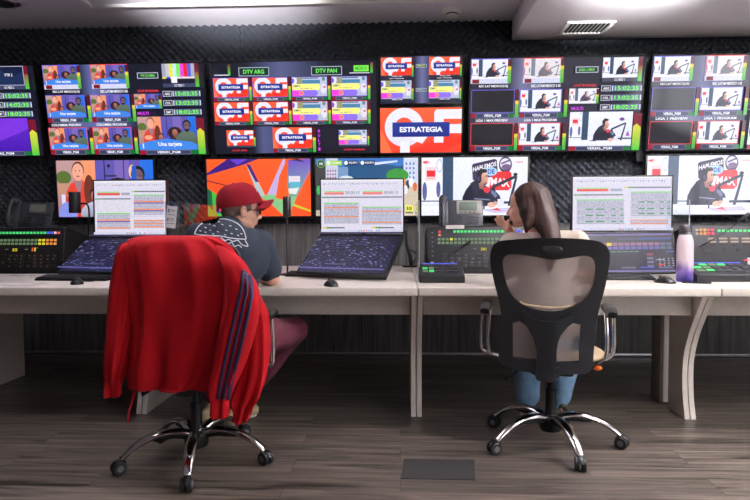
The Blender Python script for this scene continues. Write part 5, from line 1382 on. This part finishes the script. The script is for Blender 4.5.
# T-shirt
T = Blob()
T.ell(hipc + Vector((0, 0, .05)), (.18, .145, .13)); T.cap(hipc + Vector((0, .02, .06)), .15, chest, .164).cap(chest + Vector((-.065, 0, 0)), .145, chest + Vector((.065, 0, 0)), .145)
T.cap(shL, .076, shR, .076).cap(chest + Vector((0, 0, .08)), .112, neck0 + Vector((0, -.01, -.012)), .076)
for sh, el in ((shL, elL), (shR, elR)): T.chain([(sh, .074), (limb(sh, el, .42), .072), (limb(sh, el, .74), .069)])
def wr(seed, amp, f=9):
    return lambda co, n_: amp * noise.noise(Vector((co.x * f + seed, co.y * f, co.z * f * .8)))
ts = T.build('t_shirt', M['navy'], mn, voxel=.007, smooth=6, disp=wr(1.7, .012))
# trousers and shoes
for q, k_, an, nm in ((-1, kL, anL, 'l'), (1, kR, anR, 'r')):
    pass
T = Blob(); T.ell(hipc, (.185, .15, .12))
for q, k_, an in ((-1, kL, anL), (1, kR, anR)):
    h0 = hipc + Vector((q * .09, .03, -.02)); T.chain([(h0, .105), (limb(h0, k_, .5), .096), (k_, .076)]); T.chain([(k_, .074), (limb(k_, an, .4), .072), (limb(k_, an, .93), .056)])
T.build('trousers', M['maroon'], mn, voxel=.008, smooth=5, disp=wr(4.1, .016))
for q, an, dx in ((-1, anL, 0), (1, anR, .02)):
    SBl = Blob(); a = an.copy(); z0 = .045 - 0
    SBl.chain([(Vector((a.x - .03, a.y - .03, .045)), .042), (Vector((a.x, a.y + .07, .042)), .04), (Vector((a.x + .03 + dx, a.y + .12, .038)), .036)]).cap((a.x, a.y, .05), .045, (a.x, a.y, .085), .042)
    sh_ = SBl.build('shoe', M['shoe'], mn, voxel=.006, smooth=4)
    MB().tube([(a.x - .035, a.y - .04, .012), (a.x, a.y + .07, .012), (a.x + .03 + dx, a.y + .125, .012)], [.042, .044, .038], 12, flat=.27, up=(0, 0, 1)).build('sole', M['white'], sh_)
# burger line drawing on the back of the shirt
bvh = BVHTree.FromPolygons([v.co for v in ts.data.vertices], [tuple(p.vertices) for p in ts.data.polygons])
pm = MB()
def Z(x, y): return (190 + x / 3.85, 170 + y / 3.85)
def rb(pts, w_=.95): ribbon(bvh, [Z(*p) for p in pts], w_, MO, pm, off=.003, sub=6)
rb([(18, 246), (30, 222), (52, 205), (78, 210), (100, 195), (130, 190), (162, 198), (190, 214), (208, 238), (216, 266)])
rb([(18, 246), (45, 252), (80, 254), (118, 256), (150, 262), (180, 266), (216, 268)])
rb([(120, 262), (135, 272), (150, 268), (165, 276), (185, 272), (200, 288), (222, 294), (212, 272)])
rb([(128, 270), (145, 285), (160, 280), (172, 295), (186, 290), (200, 300)]); rb([(150, 290), (168, 300), (178, 318), (190, 322)])
for (x, y) in ((60, 222), (80, 232), (60, 240), (96, 215), (108, 238), (125, 210), (140, 232), (155, 215), (160, 245), (178, 228), (185, 252), (90, 246), (40, 234), (135, 250), (112, 200), (198, 246)):
    rb([(x - 4, y), (x, y + 1), (x + 4, y + 3)], .8)
pr = pm.build('burger_print', M['print'], ts, smooth=0)

# ---------- the woman ----------
wm = thing('person', 'person with long straight brown hair and cream T-shirt, hand raised to the chin', 'person', (.74, 2.98, 0))
WO = Vector((.74, 2.98, 0))
def wp(px, py, Y): return P(px, py, Y) - WO
B = Blob()
hip = Vector((.71, 2.92, .53)) - WO; ch = wp(545, 262, 3.08); nk = wp(545, 232, 3.10)
hM = frame_from((-.86, .46, -.05)); hc = wp(525.5, 207, 3.14)
sL, sR = wp(511, 244, 3.14), wp(576, 241, 3.06)
eL = wp(506, 283, 3.28); eL.z = ZD + .05; hL = wp(519, 241, 3.20)
eR = wp(596, 285, 3.22); eR.z = ZD + .05; hR = wp(585, 276, 3.5); hR.z = ZD + .04
kL_, kR_ = wp(523, 340, 3.32), wp(566, 340, 3.32)
aL, aR = wp(528, 401, 3.30), wp(560, 401, 3.28)
B.ell(hip, (.175, .13, .12)); B.cap(hip + Vector((0, .02, .04)), .12, ch, .115).cap(ch + Vector((-.05, 0, 0)), .1, ch + Vector((.05, 0, 0)), .1)
B.cap(sL, .046, sR, .046).cap(ch + Vector((0, 0, .07)), .08, nk, .05).cap(nk, .046, hc + hM @ Vector((0, -.02, -.06)), .043)
B.chain([(sL, .045), (limb(sL, eL, .5), .039), (eL, .034)]); B.chain([(eL, .035), (limb(eL, hL, .4), .034), (hL, .022)])
B.chain([(sR, .045), (limb(sR, eR, .5), .039), (eR, .034)]); B.chain([(eR, .035), (limb(eR, hR, .4), .034), (hR, .022)])
# raised hand: palm under the chin, fingers point left and up
def hp(x, y, d=0): return wp(410 + x / 5, 190 + y / 5, 3.19 + d)     # coordinates of the zoomed crop
palm0, palm1 = hL, hp(478, 178, 0)
B.chain([(hL, .022), (hp(500, 205, 0), .022), (hp(482, 186, 0), .02)]); B.cap(hp(497, 190, -.015), .017, hp(480, 172, -.012), .016).cap(hp(500, 200, .02), .016, hp(486, 190, .024), .015)
B.chain([(hp(476, 172, -.02), .0095), (hp(464, 150, -.024), .0085), (hp(463, 134, -.02), .0075)])
B.chain([(hp(472, 172, -.004), .0098), (hp(450, 152, -.012), .0088), (hp(437, 128, -.012), .0076)])
B.chain([(hp(470, 178, .01), .0095), (hp(446, 165, .004), .0085), (hp(425, 146, .0), .0074)])
B.chain([(hp(474, 186, .024), .009), (hp(452, 178, .02), .008), (hp(436, 166, .016), .007)])
B.chain([(hp(488, 190, -.03), .012), (hp(488, 170, -.034), .0105), (hp(492, 154, -.028), .009)])
d = (hR - eR).normalized(); r_ = Vector((d.y, -d.x, 0)).normalized(); pc = hR + d * .04 + Vector((0, 0, -.012)); B.ell(pc, (.036, .045, .014), frame_from(d))
for o_, L_ in ((-.026, .055), (-.009, .068), (.009, .064), (.026, .05)):
    b0 = pc + d * .03 + r_ * o_; B.chain([(b0, .0088), (b0 + d * L_ * .5 + Vector((0, 0, .008)), .008), (b0 + d * L_ + Vector((0, 0, -.006)), .007)])
th = pc - d * .02 - r_ * .03; B.chain([(th, .011), (th + d * .03 - r_ * .018, .0095), (th + d * .055 - r_ * .02, .0085)])
for q, k_, an in ((-1, kL_, aL), (1, kR_, aR)):
    h0 = hip + Vector((q * .085, .03, -.02)); B.chain([(h0, .08), (limb(h0, k_, .5), .07), (k_, .052)]); B.chain([(k_, .05), (limb(k_, an, .35), .048), (an, .03)])
    B.ell((an.x + .0, an.y + .03, .035), (.036, .09, .032)); B.cap(an, .03, (an.x, an.y - .02, .035), .03)
W = head_blob(B, hc, hM, .93)
wb = B.build('body', M['skin2'], wm, voxel=.0045, smooth=4)
eyes(W, hM, wb, .93)
MB().ell(W(0, .087, -.061), (.019, .004, .007), hM, 16, 8).build('lips', mat('lips', (170, 88, 84), .45), wb)
# hair
HB = Blob(); HB.ell(W(0, -.034, .042), (.083, .094, .088), hM); HB.ell(W(0, -.05, -.01), (.084, .078, .09), hM)
HB.ell(W(-.054, -.02, -.005), (.03, .04, .08), hM); HB.ell(W(.054, -.02, -.005), (.03, .04, .08), hM)
def tr_(pts): HB.chain([(wp(x, y, Y), r) for x, y, Y, r in pts])
tr_([(538, 199, 3.10, .07), (543, 212, 3.06, .06), (548, 228, 3.0, .046), (551, 243, 2.955, .036), (551, 258, 2.93, .026), (550, 270, 2.93, .012)])
tr_([(544, 205, 3.07, .048), (551, 222, 3.02, .038), (556, 238, 2.96, .024), (557, 254, 2.94, .012)])
tr_([(531, 203, 3.1, .062), (530, 212, 3.07, .052), (530, 219, 3.05, .04), (528, 226, 3.03, .024), (526.5, 231, 3.02, .012)])
tr_([(536, 208, 3.08, .05), (538, 219, 3.04, .036), (541, 230, 3.0, .02)])
def strands(co, n_):
    a = math.atan2(co.y - (hc.y), co.x - hc.x); return .0022 * noise.noise(Vector((a * 7, a * 3, co.z * .8)))
HB.build('hair', M['hair'], wm, voxel=.005, smooth=7, disp=strands)
T = Blob(); T.ell(hip + Vector((0, 0, .05)), (.185, .14, .12)); T.cap(hip + Vector((0, .02, .05)), .132, ch, .128).cap(ch + Vector((-.055, 0, 0)), .112, ch + Vector((.055, 0, 0)), .112)
T.cap(sL, .058, sR, .058).cap(ch + Vector((0, 0, .07)), .09, nk + Vector((0, 0, -.008)), .058)
for sh, el in ((sL, eL), (sR, eR)): T.chain([(sh, .059), (limb(sh, el, .35), .058), (limb(sh, el, .62), .056)])
T.build('t_shirt', M['shirt'], wm, voxel=.006, smooth=6, disp=wr(7.7, .010, 10))
T = Blob(); T.ell(hip, (.188, .142, .115))
for q, k_, an in ((-1, kL_, aL), (1, kR_, aR)):
    h0 = hip + Vector((q * .085, .03, -.02)); T.chain([(h0, .095), (limb(h0, k_, .5), .088), (k_, .075)]); T.chain([(k_, .075), (limb(k_, an, .45), .075), (limb(k_, an, .88), .066)])
T.build('jeans', M['jeans'], wm, voxel=.007, smooth=5, disp=wr(2.2, .016, 11))
